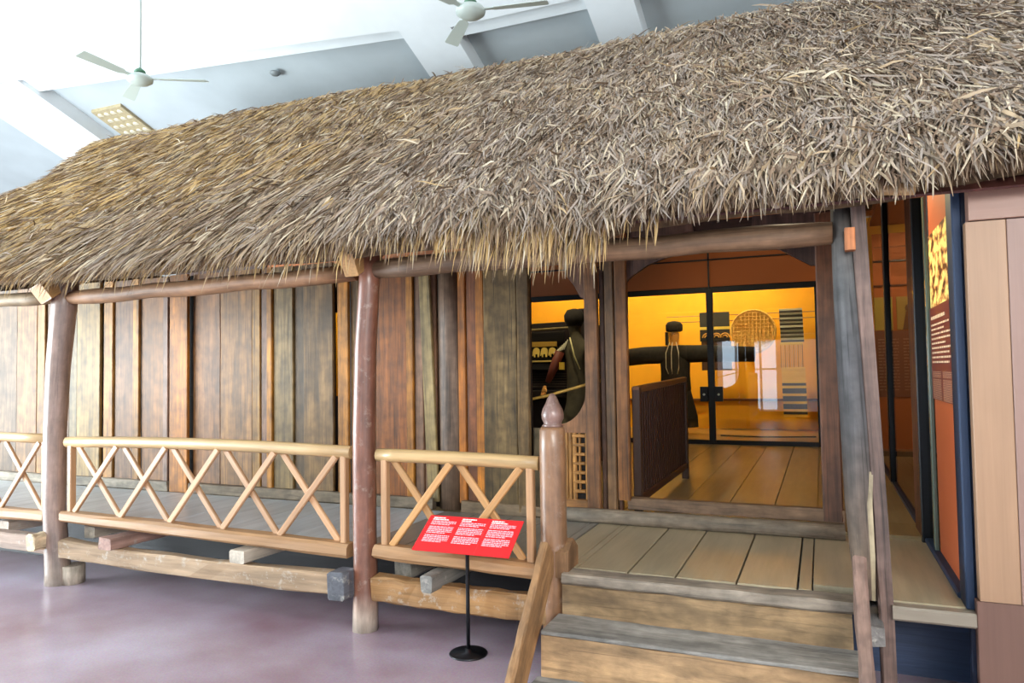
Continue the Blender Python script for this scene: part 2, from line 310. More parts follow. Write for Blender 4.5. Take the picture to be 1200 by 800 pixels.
# railings
def rail_bay(xa, xb, ztop0, ztop1, zb0, zb1, nx, label, ends=(True, True), bow=.02, colt='#c2a274', colx='#b88e68', xs=None):
    t = thing('veranda_railing', ((xa+xb)/2, YP, .45), label, 'railing')
    n = 8
    def zt(x): q = (x-xa)/(xb-xa); return ztop0+(ztop1-ztop0)*q+bow*4*q*(1-q)
    def zb(x): q = (x-xa)/(xb-xa); return zb0+(zb1-zb0)*q
    pts = [(xa+(xb-xa)*i/n, YP, zt(xa+(xb-xa)*i/n)) for i in range(n+1)]
    MB().log(pts, [(.036, .04)]*(n+1), sides=12, tint=colt, wob=.05).build('top_rail', M_rail, t, smooth=True)
    mb = MB(); mb.beam((xa, YP-.01, zb(xa)), (xb, YP-.01, zb(xb)), .11, .085, segs=8, ch=.02, wob=.06, jit=.002, tint='#a07a54'); mb.build('bottom_rail', M_rail, t)
    e0 = xa+(.09 if ends[0] else 0); e1 = xb-(.09 if ends[1] else 0)
    for f, x in ((ends[0], xa+.055), (ends[1], xb-.055)):
        if f: MB().beam((x, YP, zb(x)+.03), (x, YP, zt(x)-.02), .042, .05, up=(0, 1, 0), tint='#b58c66').build('upright', M_rail, t)
    wdt = (e1-e0)/nx
    for i in range(nx):
        a, b_ = e0+wdt*i+.02, e0+wdt*(i+1)-.02
        for s_, (p, q) in enumerate((((a, zt(a)-.03), (b_, zb(b_)+.04)), ((a, zb(a)+.04), (b_, zt(b_)-.03)))):
            y = YP+.014-s_*.028
            MB().beam((p[0], y, p[1]), (q[0], y, q[1]), .026, .044, up=Vector((q[0]-p[0], 0, q[1]-p[1])).cross(Vector((0, 1, 0))), tint=colx, tv=.12).build('cross_brace', M_rail, t)
    return t
rail_bay(-8.3, -5.60, 1.115, 1.115, .50, .515, 5, 'pale crossed-lath veranda railing cut by the left picture edge', bow=.01)
rail_bay(-5.41, -2.76, 1.095, 1.095, .53, .485, 5, 'long veranda railing with five crosses between the two round posts', bow=.02)
rail_bay(-2.565, -1.485, 1.085, 1.07, .50, .475, 2, 'short veranda railing with two crosses behind the red sign', bow=.005, colt='#bd9c6c', colx='#bb8c58')
# long sill beams below the deck
def sill(xa, xb, z0, z1, h, label, col, bow=0):
    return tag(MB().beam((xa, YP-.01, z0), (xb, YP-.01, z1), .1, h, segs=14, ch=.012, jit=.003, wob=.04, bow=(0, 0, bow), tint=col).build('sill_beam', M_beam), label, 'beam')
sill(-8.6, -5.59, .31, .30, .13, 'long cement-stained beam low behind the left railing', '#8f7a6c')
sill(-5.41, -2.75, .285, .275, .135, 'long sagging stained beam below the five-cross railing', '#9a8064', bow=-.02)
sill(-2.58, -1.44, .275, .26, .15, 'warm brown beam below the two-cross railing', '#9c7448')
# joists resting on the sill
def joist(x, y0, zc, w_, h, label, col, y1=4.41):
    return tag(MB().beam((x, y0, zc), (x+.02, y1, zc), w_, h, segs=5, ch=.01, jit=.002, tint=col).build('floor_joist', M_beam), label, 'beam', 'joists under the veranda deck')
joist(-4.82, 3.74, .385, .13, .085, 'joist end with split face, nearer the left post, under the five-cross railing', '#96766a')
joist(-3.62, 3.78, .385, .13, .085, 'white-smeared joist under the five-cross railing, nearer the middle post', '#b3a797')
joist(-2.13, 3.70, .375, .075, .10, 'grey joist with pale end under the two-cross railing, behind the sign stand', '#7d7a74')
joist(-5.33, 4.0, .38, .12, .09, 'cement-smeared joist just right of the left round post', '#b0a493')
joist(-2.47, 4.0, .36, .12, .12, 'cement-smeared joist just right of the middle round post', '#8f8a80')
joist(-6.2, 3.9, .385, .12, .085, 'pale joist under the left railing, at the left picture edge', '#a8988a')
tag(MB().beam((-5.575, 3.70, .345), (-5.575, 3.80, .345), .10, .13, ch=.02, jit=.004, segs=2, tint='#c9b190').build('tenon_block', M_step), 'pale wooden tenon block on the left round post', 'block')
tag(MB().beam((-2.76, 3.70, .30), (-2.76, 3.83, .30), .12, .17, ch=.012, jit=.004, segs=3, tint='#55565c').build('tenon_block', M_beam), 'grey mottled tenon block on the middle round post', 'block')
# deck
def deck(x0, x1, y0, y1, zt, widths, colfn, name, label, axis='y', th=.045):
    mb = MB(); x = x0; i = 0
    while x < x1-.02:
        w_ = widths[i % len(widths)]; xb = min(x+w_, x1)
        if axis == 'y': mb.box(x, xb-.006, y0, y1, zt-th, zt, axis='y', tint=colfn(x), tv=.05, ch=.003)
        x = xb; i += 1
    return mb.build(name, M_deck)
o = thing('veranda_deck', (-3, 4.5, .45), 'long narrow board deck of the veranda behind the railings', 'deck')
dcol = lambda x: '#7f8890' if x < -3.2 else ('#83827c' if x < -1.6 else '#8d8069')
d_ = deck(-8.52, -1.5, 3.97, 5.10, .5, [.31, .27, .34, .29], lambda x: '#c2cad0' if x < -2.9 else '#8a867e', 'planks', '') ; d_.parent = o; d_.location = -Vector(o.location)  # left planks paler and bluish: daylight glare put into their colour
o2 = thing('porch_deck', (-.5, 4.5, .45), 'worn tan board porch in front of the doorway', 'deck')
d_ = MB()
for a, b_ in ((-1.49, -1.33), (-1.325, -1.285), (-1.28, -1.0), (-.99, -.745), (-.735, -.435), (-.425, -.145), (-.135, -.075), (-.068, .26), (.268, .575)):
    ya = 3.96 if b_ < -1.32 else (3.9 if b_ < .0 else (4.0 if a < .2 else 3.86))
    d_.box(a, b_, ya, 5.06 if b_ < .2 else 10.55, .45, .5, axis='y', tint='#a3967c', tv=.06, ch=.003)
d_ = d_.build('planks', M_deck, o2)
MB().box(-1.325, .11, 3.755, 3.9, .44, .497, axis='x', ch=.02, segs=8, jit=.002, tint='#84786a').build('nosing', M_step, o2)
MB().box(.27, .60, 3.78, 3.86, .43, .495, axis='x', ch=.01, segs=3, tint='#8f8474').build('edge_beam', M_deck, o2)
struct(MB().box(-8.5, -1.55, 4.42, 4.46, 0, .44, axis='x', ch=.001, tint='#050608').build('under_deck_shade', M_dark))  # black sheet added to paint the deep shade under the veranda deck
struct(MB().box(-1.55, 1.0, 4.3, 4.34, 0, .44, axis='x', ch=.001, tint='#33425e').build('under_porch_shade', M_dark))  # dark blue sheet added as the shade in the hollow under the porch
# stairs
st = thing('porch_stair', (-.6, 3.5, 0), 'broad timber steps leading up to the porch', 'stair')
MB().box(-1.325, .10, 3.765, 3.875, .262, .438, axis='x', ch=.006, segs=10, jit=.002, tint='#8a7050').build('riser', M_step, st)
MB().box(-1.345, .125, 3.485, 3.765, .262, .282, axis='x', ch=.006, segs=10, jit=.0015, tint='#8a857e').build('tread', M_step, st)
MB().box(-1.345, .125, 3.49, 3.60, .05, .262, axis='x', ch=.004, segs=10, jit=.002, tint='#a58460').build('riser', M_step, st)
MB().box(-1.36, .14, 3.12, 3.49, .0, .06, axis='x', ch=.012, segs=10, jit=.002, tint='#8b8a86').build('tread', M_step, st)
for x, ztop, col, yb, zb_, lab in ((-1.405, .64, '#96704a', 3.22, .0, ''), (.135, .68, '#80665a', 2.95, .0, '')):
    tp = Vector((x, 3.785, ztop-.035)); bt = Vector((x, yb, zb_))
    sg = MB().beam(bt+Vector((0, .05, .05)), tp, .045 if x < 0 else .055, .2, up=(0, 1, .9), segs=8, ch=.01, jit=.002, tint=col).build('stringer', M_step, st)
# newel with flame finial
nw = thing('newel_post', (-1.41, YP, 0), 'stout newel post with carved bud finial beside the steps', 'post')
MB().log([(-1.405, YP, z) for z in (.0, .3, .6, .9, 1.15, 1.262, 1.28)], [.07, .07, .075, .074, .074, .072, .06], sides=20, up=(0, 1, 0), tint='#8a6548', wob=.02).build('shaft', M_post, nw, smooth=True)
MB().lathe([(.045, 1.275), (.062, 1.285), (.052, 1.295), (.050, 1.300), (.062, 1.325), (.064, 1.35), (.056, 1.38), (.040, 1.41), (.028, 1.44), (.015, 1.462), (.002, 1.468)], (-1.40, YP, 0), tint='#7c5f55').build('finial', M_post, nw, smooth=True)
tag(MB().prism([(3.80, .46), (3.98, .46), (3.98, .60), (3.90, .66), (3.80, .60)], -1.375, -1.30, tint='#7d5c3e', plane='yz').build('newel_cheek_block', M_step), 'brown shaped block at the foot of the newel on the top step', 'block')
# corner post: split grey log with a plank against it
cp_ = thing('corner_post', (.19, YP, 0), 'crooked split grey log post with a plank at the right of the doorway', 'post')
zz = [.5, .7, .95, 1.3, 1.65, 2.0, 2.2, 2.4]; xx = [.175, .168, .160, .150, .138, .125, .118, .112]; rr_ = [.05, .064, .072, .070, .066, .058, .052, .046]
lg = MB().log([(x, YP, z) for x, z in zip(xx, zz)], rr_, sides=22, up=(0, 1, 0), tints=['#6a5a4e', '#665546', '#5c4e44', '#4e4b4b', '#4b4a4c', '#525252', '#54504c', '#4c443e'], wob=.09); lg.build('split_log', M_log, cp_, smooth=True)
MB().sweep([(.255, YP-.01, 0), (.25, YP-.01, .45), (.238, YP-.01, .9), (.22, YP-.01, 1.4), (.198, YP-.01, 2.0), (.185, YP-.01, 2.42)], [(-.028, -.05), (.028, -.05), (.036, -.04), (.036, .045), (.028, .05), (-.028, .05)], up=(0, 1, 0), tint='#6b554c').build('plank', M_wood, cp_)
MB().sweep([(.155, YP-.046, .5), (.14, YP-.058, .8), (.148, YP-.064, 1.1), (.14, YP-.062, 1.3), (.136, YP-.056, 1.5)], [(-.006, -.003), (.006, -.003), (.008, .003), (-.006, .003)], up=(0, 1, 0), tint='#a29274').build('pale_split', M_log, cp_)
MB().sweep([(.19, YP-.045, .5), (.195, YP-.058, .7), (.19, YP-.066, .95), (.198, YP-.055, 1.1)], [(-.012, -.004), (.012, -.004), (.004, .004), (-.004, .004)], up=(0, 1, 0), tint='#a8987a').build('pale_split', M_log, cp_)
MB().box(.12, .165, 3.73, 3.8, 2.14, 2.245, ch=.004, tint='#a5653a').build('tenon', M_wood, cp_)
tag(MB().box(.15, .23, 3.70, 4.1, .33, .42, axis='y', ch=.008, segs=3, jit=.002, tint='#77726e').build('floor_joist', M_beam), 'short grey joist end beside the right stair stringer', 'beam')

# ================================================================== PLANK WALL
YW = 5.2
B = [(-8.5, -8.39, '#58483a', 0, 0), (-8.37, -8.06, '#4f443b', 0, 0), (-8.05, -7.72, '#6a543f', -.01, 0), (-7.70, -7.58, '#8a714c', -.02, 0),
     (-7.57, -7.22, '#604d40', 0, 0), (-7.21, -7.09, '#6c6852', -.01, 0), (-7.07, -6.73, '#7d7350', -.03, 0), (-6.69, -6.56, '#9c7f52', -.02, 0), (-6.55, -6.28, '#654d43', 0, 0), (-6.275, -6.19, '#8b7048', -.025, 0),
     (-6.18, -5.87, '#6f5341', 0, 0), (-5.865, -5.80, '#7a6263', -.025, 0), (-5.795, -5.76, '#3e3228', .01, 0), (-5.74, -5.51, '#98703f', -.06, 1), (-5.50, -5.16, '#6f5340', 0, 0), (-5.15, -4.77, '#71593f', -.01, 0),
     (-4.765, -4.67, '#7d6b3f', -.02, 0), (-4.665, -4.585, '#6a5250', -.01, 0), (-4.58, -4.52, '#a5844a', -.04, 0), (-4.515, -4.30, '#7c7454', -.02, 0), (-4.295, -4.19, '#4c4435', 0, 0), (-4.185, -3.87, '#6d5f46', -.02, 0),
     (-3.80, -3.69, '#a78348', -.05, 0), (-3.685, -3.60, '#7c6a48', -.02, 0), (-3.595, -3.46, '#6a5246', 0, 0), (-3.455, -3.14, '#74492e', 0, 0), (-3.135, -3.07, '#a17c42', -.03, 0), (-3.065, -2.985, '#69504a', -.01, 0),
     (-2.98, -2.87, '#6c5048', 0, 0), (-2.66, -2.595, '#9a6a38', -.02, 0), (-2.59, -2.50, '#6c4034', -.01, 0), (-2.495, -2.425, '#9a7038', -.035, 0), (-2.42, -2.14, '#5d5640', -.06, 2), (-2.138, -2.04, '#665b44', -.065, 2)]
wl = thing('plank_wall', (-5.5, YW, .5), 'long wall of upright weathered boards behind the veranda', 'wall')
mb = MB(); ob_ = MB()
def warm(h, sat=1.38, val=1.12, mixc=(.46, .35, .20), mixf=.16):
    import colorsys
    v = [int(h[i:i+2], 16)/255*(1-mixf)+mixc[(i-1)//2]*mixf for i in (1, 3, 5)]; hh_, ss_, vv_ = colorsys.rgb_to_hsv(*v); hh_ = hh_-1 if hh_ > .6 else hh_; q = colorsys.hsv_to_rgb((hh_*.45+.088*.55), min(1, ss_*sat), min(1, vv_*val)); return '#%02x%02x%02x' % tuple(int(x*255) for x in q)
for a, b_, c, dy, kind in B:
    c = warm(c)
    if kind == 2: ob_.beam(((a+b_)/2, YW+dy, .53), ((a+b_)/2+.01, YW+dy, 2.56), b_-a, .045, up=(0, 1, 0), segs=10, ch=.008, jit=.0015, tint=c); continue
    mb.beam(((a+b_)/2, YW+dy, .5 if kind else .56), ((a+b_)/2, YW+dy, 2.56), b_-a, .035, up=(0, 1, 0), segs=10, ch=.006, wob=.012, tint=c, tv=.04)
# tapering slab and half-round board
mb.beam((-2.89, YW-.035, .56), (-2.965, YW-.035, 2.5), .10, .03, up=(0, 1, 0), segs=6, tint='#8f7a4e')
mb.build('boards', M_wood, wl)
ob_.build('broad_grey_slab', M_old, wl)
MB().log([(-2.755, YW+.03, z) for z in (.5, 1, 1.5, 2, 2.5)], [(.11, .085)]*5, sides=14, up=(0, 1, 0), tint='#6c5645').build('half_round_board', M_wood, wl, smooth=True)
bb = MB(); bb.beam((-8.5, YW-.05, .545), (-5.76, YW-.05, .545), .07, .09, segs=12, jit=.002, tint='#8b8172'); bb.beam((-5.49, YW-.05, .545), (-2.88, YW-.05, .545), .07, .09, segs=10, jit=.002, tint='#7d6f5c'); bb.beam((-2.62, YW-.05, .54), (-2.06, YW-.05, .54), .08, .09, segs=6, jit=.002, tint='#7a664e')
bb.build('base_timber', M_step, wl)
MB().box(-8.5, -2.06, YW+.03, YW+.05, .5, 1.40, axis='x', tint='#1c1410').build('back_lining', M_dark, wl)
lb = MB(); lb.box(-8.5, -3.9, YW+.03, YW+.05, 1.40, 2.56, axis='x', tint='#1c1410'); lb.box(-3.75, -2.06, YW+.03, YW+.05, 1.40, 2.56, axis='x', tint='#1c1410'); lb.box(-3.9, -3.75, YW+.03, YW+.05, 2.13, 2.56, axis='x', tint='#1c1410'); lb.build('back_lining', M_dark, wl)
# window bay right of the slabs
wb = thing('window_bay', (-1.7, YW, .5), 'open window bay with carved corners beside the doorway boards', 'window')
p = MB(); p.box(-2.03, -1.78, YW-.03, YW+.01, .56, 1.16, tint='#77684c'); p.build('lower_board', M_old, wb)
MB().prism([(-1.83, 1.13)]+[(-1.83, 1.17)]+arc(-1.83, 1.47, .23, 270, 340, 8, ry=.28)+[(-1.60, 1.5), (-1.60, 1.13)], YW-.035, YW, tint='#8a5f3c').build('carved_lower_corner', M_wood, wb)
MB().prism([(-1.82, 2.5), (-1.60, 2.5), (-1.60, 2.12)]+[(-1.64, 2.14), (-1.68, 2.22), (-1.74, 2.30)], YW-.03, YW, tint='#6b4a36').build('carved_upper_corner', M_wood, wb)
lp = MB()
for x0_, x1_ in ((-1.775, -1.755), (-1.75, -1.725), (-1.62, -1.605)): lp.box(x0_, x1_, YW-.03, YW, .64, 1.13, tint='#a07038')
for k in range(7):
    z = .70+k*.068
    lp.box(-1.72, -1.625, YW-.03, YW, z-.012, z+.012, axis='x', tint='#a07038')
    for x in (-1.665,): lp.box(x-.006, x+.006, YW-.03, YW, z, z+.06, tint='#a07038')
lp.box(-1.72, -1.69, YW-.028, YW-.002, .64, 1.13, tint='#a07038')
lp.box(-1.78, -1.6, YW-.04, YW+.01, .58, .64, axis='x', tint='#96683a')
lp.build('pierced_panel', M_wood, wb)
MB().box(-1.79, -1.6, YW+.012, YW+.02, .6, 1.14, tint='#160e0a').build('panel_backing', M_dark, wb)
# door boards
db = thing('door_surround', (-1.0, YW, .5), 'dark brown upright boards and posts framing the doorway', 'door frame')
for i, (a, b_, c, dy, z0) in enumerate(((-1.60, -1.50, '#6e4a2c', -.04, .56), (-1.495, -1.455, '#4a3020', 0, .56), (-1.45, -1.38, '#664a2e', -.02, .56), (-1.375, -1.345, '#4c3020', 0, .5), (-1.365, -1.275, '#744a24', -.05, .66), (-.015, .105, '#5e3d2a', -.04, .6))):
    MB().beam(((a+b_)/2, YW+dy, z0), ((a+b_)/2, YW+dy, 2.6), b_-a, .05, up=(0, 1, 0), segs=6, ch=.008, wob=.01, tint=c).build('jamb_board', M_wood, db)
MB().prism([(-1.29, 2.62), (-1.29, 2.22), (-1.235, 2.27), (-1.12, 2.34), (-.98, 2.385), (-.78, 2.42), (-.8, 2.62)], YW-.05, YW-.01, tint='#553c30').build('carved_corner', M_wood, db)
MB().prism([(-.4, 2.62), (-.42, 2.42), (-.23, 2.38), (-.12, 2.31), (-.04, 2.26), (.02, 2.26), (.02, 2.62)], YW-.05, YW-.01, tint='#4d3a35').build('carved_corner', M_wood, db)
MB().box(-1.6, .12, YW-.04, YW+.01, 2.45, 2.62, axis='x', tint='#3c2418').build('lintel', M_wood, db)
MB().box(-2.03, -1.61, YW-.02, YW+.01, 2.42, 2.62, axis='x', tint='#2c1a12').build('lintel', M_wood, wb)
MB().box(-2.04, -1.61, YW-.08, YW-.0, .5, .575, axis='x', tint='#7a664e').build('base_timber', M_step, wb)
tag(MB().log([(-1.75+.31*i, YW-.13, .55) for i in range(7)], [.05, .052, .05, .052, .05, .051, .05], sides=14, tint='#7b6f60').build('threshold_log', M_step, smooth=True), 'greyish round log lying across the foot of the doorway', 'log')
tag(MB().beam((-1.30, YW-.02, .635), (.11, YW-.02, .63), .08, .085, segs=6, jit=.002, tint='#775e48').build('door_sill', M_step), 'flat brown door sill above the grey threshold log', 'sill')

# ================================================================== INTERIOR
YG = 10.6
o = MB(); x = -8.5
while x < .55:
    w_ = [.34, .38, .31][int((x+20)*7) % 3]
    o.box(x, min(x+w_, .57)-.006, 5.62, YG+.02, .46, .52, axis='y', tint='#94805a', tv=.05, ch=.002)
    o.box(x, min(x+w_, .57)-.006, YW+.03, 5.615, .46, .52, axis='y', tint='#94805a', tv=.05, ch=.002); x += w_
tag(o.build('inner_floor_boards', M_deck), 'broad wooden floor boards seen through the doorway', 'floor')
struct(MB().box(-11.6, 4, YG, 13.6, .35, .5, axis='x', ch=.001, tint='#9c7a3e').build('floor_1', M_deck))
struct(MB().box(-11.6, 4, 13.55, 13.7, .3, 4.2, axis='x', ch=.001).build('wall_exhibit', M_gold))
struct(MB().box(-11.7, -11.6, YG, 13.7, 0, 4.2, axis='y', ch=.001, tint='#3a2014').build('wall_left', M_dark))
struct(MB().box(-11.6, -9.4, YG-.05, YG+.05, 0, 4.2, axis='x', ch=.001, tint='#3a2014').build('wall_left', M_dark))
struct(MB().box(-8.56, -8.5, YW, YG-.06, 0, 3.0, axis='y', ch=.001, tint='#5a4330').build('wall_end', M_wood))
struct(MB().box(1.75, 1.85, 3.95, 13.7, 0, 2.45, axis='y', ch=.001, tint='#7d4a22').build('wall_right', M_dark))
struct(MB().box(1.75, 1.85, 5.2, 13.7, 2.45, 3.35,  axis='y', ch=.001, tint='#7d4a22').build('wall_right', M_dark))
struct(MB().box(-11.6, 4, YG+.2, 13.7, 4.1, 4.2, axis='x', ch=.001, tint='#7a3a14').build('ceiling_1', M_dark))
struct(MB().box(-9.5, .58, YG-.02, YG+.05, 3.0, 4.6, axis='x', ch=.001, tint='#8a3c10').build('wall_upper', M_orange))
# glass partition
gp = thing('glass_partition', (-1.4, YG, .5), 'black-framed glass wall closing the display room behind the doorway', 'glass wall')
fr = MB(); fr.box(-9.4, .0, YG-.05, YG, 2.66, 2.74, axis='x'); fr.box(-9.4, .0, YG-.05, YG, .5, .58, axis='x')
for x in (-.02, -6.4, -4.35, -2.68): fr.box(x-.035, x+.035, YG-.05, YG, .5, 2.7)
fr.build('frame', M_black, gp)
md = MB(); md.box(-1.475, -1.385, YG-.06, YG, .5, 2.72); md.build('mullion', M_black, gp)
for s_ in (-1, 1): 
    k_ = MB().box(-1.43+s_*.1-.055, -1.43+s_*.1+.055, YG-.08, YG-.02, 1.12, 1.33).build('lock_case', M_black, gp)
    MB().log([(-1.43+s_*.1, YG-.10, 1.22), (-1.43+s_*.1, YG-.08, 1.22)], .016, sides=12, up=(0, 0, 1), tint='#888888').build('knob', M_fan, k_)
MB().quad((-9.4, YG-.03, .56), (-.02, YG-.03, .56), (-.02, YG-.03, 2.68), (-9.4, YG-.03, 2.68)).build('pane', M_glass, gp)
tp_ = MB(); tp_.box(-9.4, .5, YG-.06, YG-.03, 2.74, 3.12, axis='x', ch=.001); tp_.build('top_panel', M_orange, gp)
sm = MB(); sm.box(-9.4, .5, YG-.075, YG-.055, 3.115, 3.135, axis='x', ch=.001); sm.build('seam', M_black, gp); sm = MB(); sm.box(-1.44, -1.42, YG-.075, YG-.055, 2.7, 3.3, ch=.001); sm.build('seam', M_black, gp)
MB().box(.02, .56, YG-.06, YG, .5, 3.2, ch=.001).build('side_panel', M_orange, gp)
# inner balustrade
bl = thing('inner_balustrade', (-1.25, 6.2, .5), 'dark slatted balustrade standing inside the doorway on the left', 'balustrade')
MB().beam((-1.25, 5.24, 1.445), (-1.25, 7.3, 1.485), .05, .05, tint='#6a4426').build('top_rail', M_dark, bl)
MB().box(-1.275, -1.225, 5.24, 7.25, .62, .68, axis='y', tint='#3d2016').build('bottom_rail', M_dark, bl)
for y in (5.27, 7.25): MB().box(-1.28, -1.22, y-.03, y+.03, .5, 1.46, tint='#3a2418').build('end_post', M_dark, bl)
k = 0
for i in range(24): MB().box(-1.262, -1.238, 5.33+i*.08, 5.33+i*.08+.052, .66, 1.44, tint='#2c1610').build('slat', M_dark, bl)
# mannequin in black costume
def blob_body(name, verts, edges, radii, mat, parent, sub=2):
    me = bpy.data.meshes.new(name); me.from_pydata([Vector(v) for v in verts], edges, []); ob = bpy.data.objects.new(name, me); C.objects.link(ob); ob.parent = parent; ob.location = -Vector(parent.location)
    sk = ob.modifiers.new('skin', 'SKIN'); sk.use_smooth_shade = True
    for i, r_ in enumerate(radii): me.skin_vertices[0].data[i].radius = (r_, r_) if not isinstance(r_, tuple) else r_
    me.skin_vertices[0].data[0].use_root = True
    su = ob.modifiers.new('sub', 'SUBSURF'); su.levels = sub; su.render_levels = sub
    me.materials.append(mat); return ob
mx_, my_ = -2.25, 12.3
mq = thing('costume_mannequin', (mx_, my_, .5), 'mannequin with outstretched arms in a black costume and dark turban behind the glass', 'mannequin')
blob_body('body', [(mx_, my_, 1.25), (mx_, my_, 1.6), (mx_, my_, 1.86), (mx_, my_, 1.98), (mx_, my_-.02, 2.1), (mx_, my_-.03, 2.22), (mx_-.3, my_, 1.84), (mx_-.8, my_-.05, 1.82), (mx_+.3, my_, 1.84), (mx_+.8, my_-.05, 1.82), (mx_-1.0, my_-.06, 1.81), (mx_+1.0, my_-.06, 1.81), (mx_-.1, my_, .95), (mx_-.1, my_, .52), (mx_+.1, my_, .95), (mx_+.1, my_, .52)],
          [(0, 1), (1, 2), (2, 3), (3, 4), (4, 5), (2, 6), (6, 7), (2, 8), (8, 9), (7, 10), (9, 11), (0, 12), (12, 13), (0, 14), (14, 15)],
          [(.17, .12), (.16, .11), (.13, .09), .055, .095, .1, .06, .045, .06, .045, .03, .03, .07, .05, .07, .05], M_skin, mq)
jk = MB(); jk.lathe([(.25, 1.22), (.255, 1.26), (.24, 1.5), (.25, 1.75), (.22, 1.9), (.12, 1.97), (.07, 1.99)], (mx_, my_, 0), tint='#191510')
for v in jk.v: v.y = my_+(v.y-my_)*.6
jk.log([(mx_+.1, my_, 1.83), (mx_+.5, my_-.03, 1.83), (mx_+1.28, my_-.06, 1.80)], [(.14, .15), (.10, .14), (.085, .12)], sides=14, tint='#191510')
jk.log([(mx_-.1, my_, 1.83), (mx_-.5, my_-.03, 1.82), (mx_-1.2, my_-.06, 1.76)], [(.14, .15), (.11, .15), (.10, .15)], sides=14, tint='#191510')
jk.build('jacket', M_lacq, mq, smooth=True)
skt = MB().lathe([(.36, .62), (.35, .8), (.28, 1.1), (.24, 1.26)], (mx_, my_, 0)); 
for v in skt.v: v.y = my_+(v.y-my_)*.6
skt.build('skirt', M_lacq, mq, smooth=True)
tb = MB().lathe([(.10, 2.205), (.135, 2.22), (.14, 2.26), (.14, 2.32), (.10, 2.37), (.03, 2.385)], (mx_, my_-.02, 0)); tb.build('turban', M_lacq, mq, smooth=True)
MB().box(mx_-.14, mx_-.1, my_-.1, my_+.02, 1.98, 2.2).build('turban_tail', M_lacq, mq)
fc = MB(); fc.log([(mx_-.035, my_-.125, 2.165), (mx_-.015, my_-.13, 2.162)], .006, sides=6); fc.log([(mx_+.015, my_-.13, 2.162), (mx_+.035, my_-.125, 2.165)], .006, sides=6); fc.beam((mx_-.03, my_-.13, 2.13), (mx_-.01, my_-.135, 2.15), .015, .012, tint='#8a5a28'); fc.beam((mx_, my_-.135, 2.16), (mx_, my_-.125, 2.19), .02, .02); fc.beam((mx_-.04, my_-.125, 2.19), (mx_+.04, my_-.125, 2.19), .02, .008); fc.build('face_features', M_dark, mq)
nk = MB()
for dx in (-.12, -.03, .09): nk.log([(mx_+dx*.5, my_-.12, 2.03), (mx_+dx, my_-.165, 1.85), (mx_+dx, my_-.175, 1.6), (mx_+dx*.7, my_-.165, 1.5)], .007, sides=6)
nk.build('bead_strings', M_bone, mq, smooth=True)
MB().box(mx_-.17, mx_+.17, my_-.15, my_+.15, .5, .53).build('stand_base', M_black, mq)
# exhibits on the rod rack
rk = thing('display_rack', (-1.1, 12.95, .5), 'thin rod rack carrying the hanging textiles on the gold wall', 'rack')
for z in (2.50, 2.40): MB().log([(-2.5, 12.95, z), (.15, 12.95, z)], .008, sides=6).build('rod', M_dark, rk)
for x in (-2.33, .0): MB().log([(x, 12.97, .5), (x, 12.97, 2.53)], .012, sides=6).build('upright', M_dark, rk)
def striped(name, x0, x1, z0, z1, y, cols, label, n=None, wave=.01):
    mb = MB(); nn = len(cols)
    for i, c in enumerate(cols):
        a, b_ = z1-(z1-z0)*i/nn, z1-(z1-z0)*(i+1)/nn
        mb.box(x0+.001*i, x1+.001*i, y+wave*math.sin(i*2.1), y+.012+wave*math.sin(i*2.1), b_, a, axis='x', tint=c, ch=.002)
    return mb
g, k_, y_ = '#b9b9a4', '#3a382e', '#f0c44c'
h1 = thing('hanging_textile', (-.45, 12.86, .74), 'tall striped hanging textile, grey above and yellow with black below, right of the tray', 'textile')
striped('', -.62, -.26, 2.0, 2.56, 12.925, [g, k_, '#7c7a66', k_, g, k_, '#a8a68c', k_, g, k_, '#8c8a74', k_, g, '#5a5846', g, k_], '').build('striped_band', M_tint, h1)
MB().box(-.62, -.26, 12.925, 12.937, 1.955, 2.0, axis='x', tint='#e2c24a').build('yellow_border', M_tint, h1)
fg = MB()
for i in range(16): fg.log([(-.61+i*.0225, 12.93, 1.96), (-.61+i*.0225+random.uniform(-.006, .006), 12.93, 1.58)], .004, sides=5, tint='#c8bb92' if i % 3 else '#6d5a30')
fg.build('fringe', M_tint, h1)
striped('', -.61, -.24, .76, 1.58, 12.92, [y_]*6+['#4c4a44', y_, '#4c4a44', '#4c4a44', y_, '#4c4a44', '#4c4a44', y_, '#3c3a34', '#3c3a34', y_, '#3c3a34', y_], '', wave=.003).build('lower_cloth', M_tint, h1)
h2 = thing('hanging_textile', (-1.67, 12.9, 2.05), 'black hanging textile with ring ornaments behind the dark mullion', 'textile')
MB().box(-1.92, -1.42, 12.89, 12.905, 2.3, 2.55, axis='x', tint='#2c2a1e').build('black_band', M_tint, h2)
MB().box(-1.92, -1.42, 12.89, 12.907, 2.25, 2.3, axis='x', tint='#d8c04a').build('yellow_border', M_tint, h2)
MB().box(-1.92, -1.42, 12.89, 12.905, 2.05, 2.25, axis='x', tint='#1c160c').build('ornament_band', M_tint, h2)
rg = MB()
for cx_ in (-1.80, -1.64, -1.50): 
    for r_ in (.075, .04): rg.log([(cx_+r_*math.cos(a*math.pi/8), 12.885, 2.11+r_*math.sin(a*math.pi/8)) for a in range(9)], .012, sides=5, tint='#c9963a', up=(0, 1, 0))
rg.build('ring_ornaments', M_tint, h2)
MB().box(-1.90, -1.40, 12.9, 12.91, 1.55, 2.05, axis='x', tint='#4a2c12').build('brown_cloth', M_tint, h2)
tr = thing('woven_tray', (-1.04, 12.88, 1.8), 'large round woven straw tray hung on the gold wall', 'tray')
MB().lathe([(.01, 0), (.34, 0), (.345, -.02), (.37, -.03), (.375, 0), (.36, .015), (.01, .015)], (-1.04, 12.9, 2.2), sides=40, axis='y', tint='#c08a2c').build('disc', M_straw, tr, smooth=True)
wv = MB()
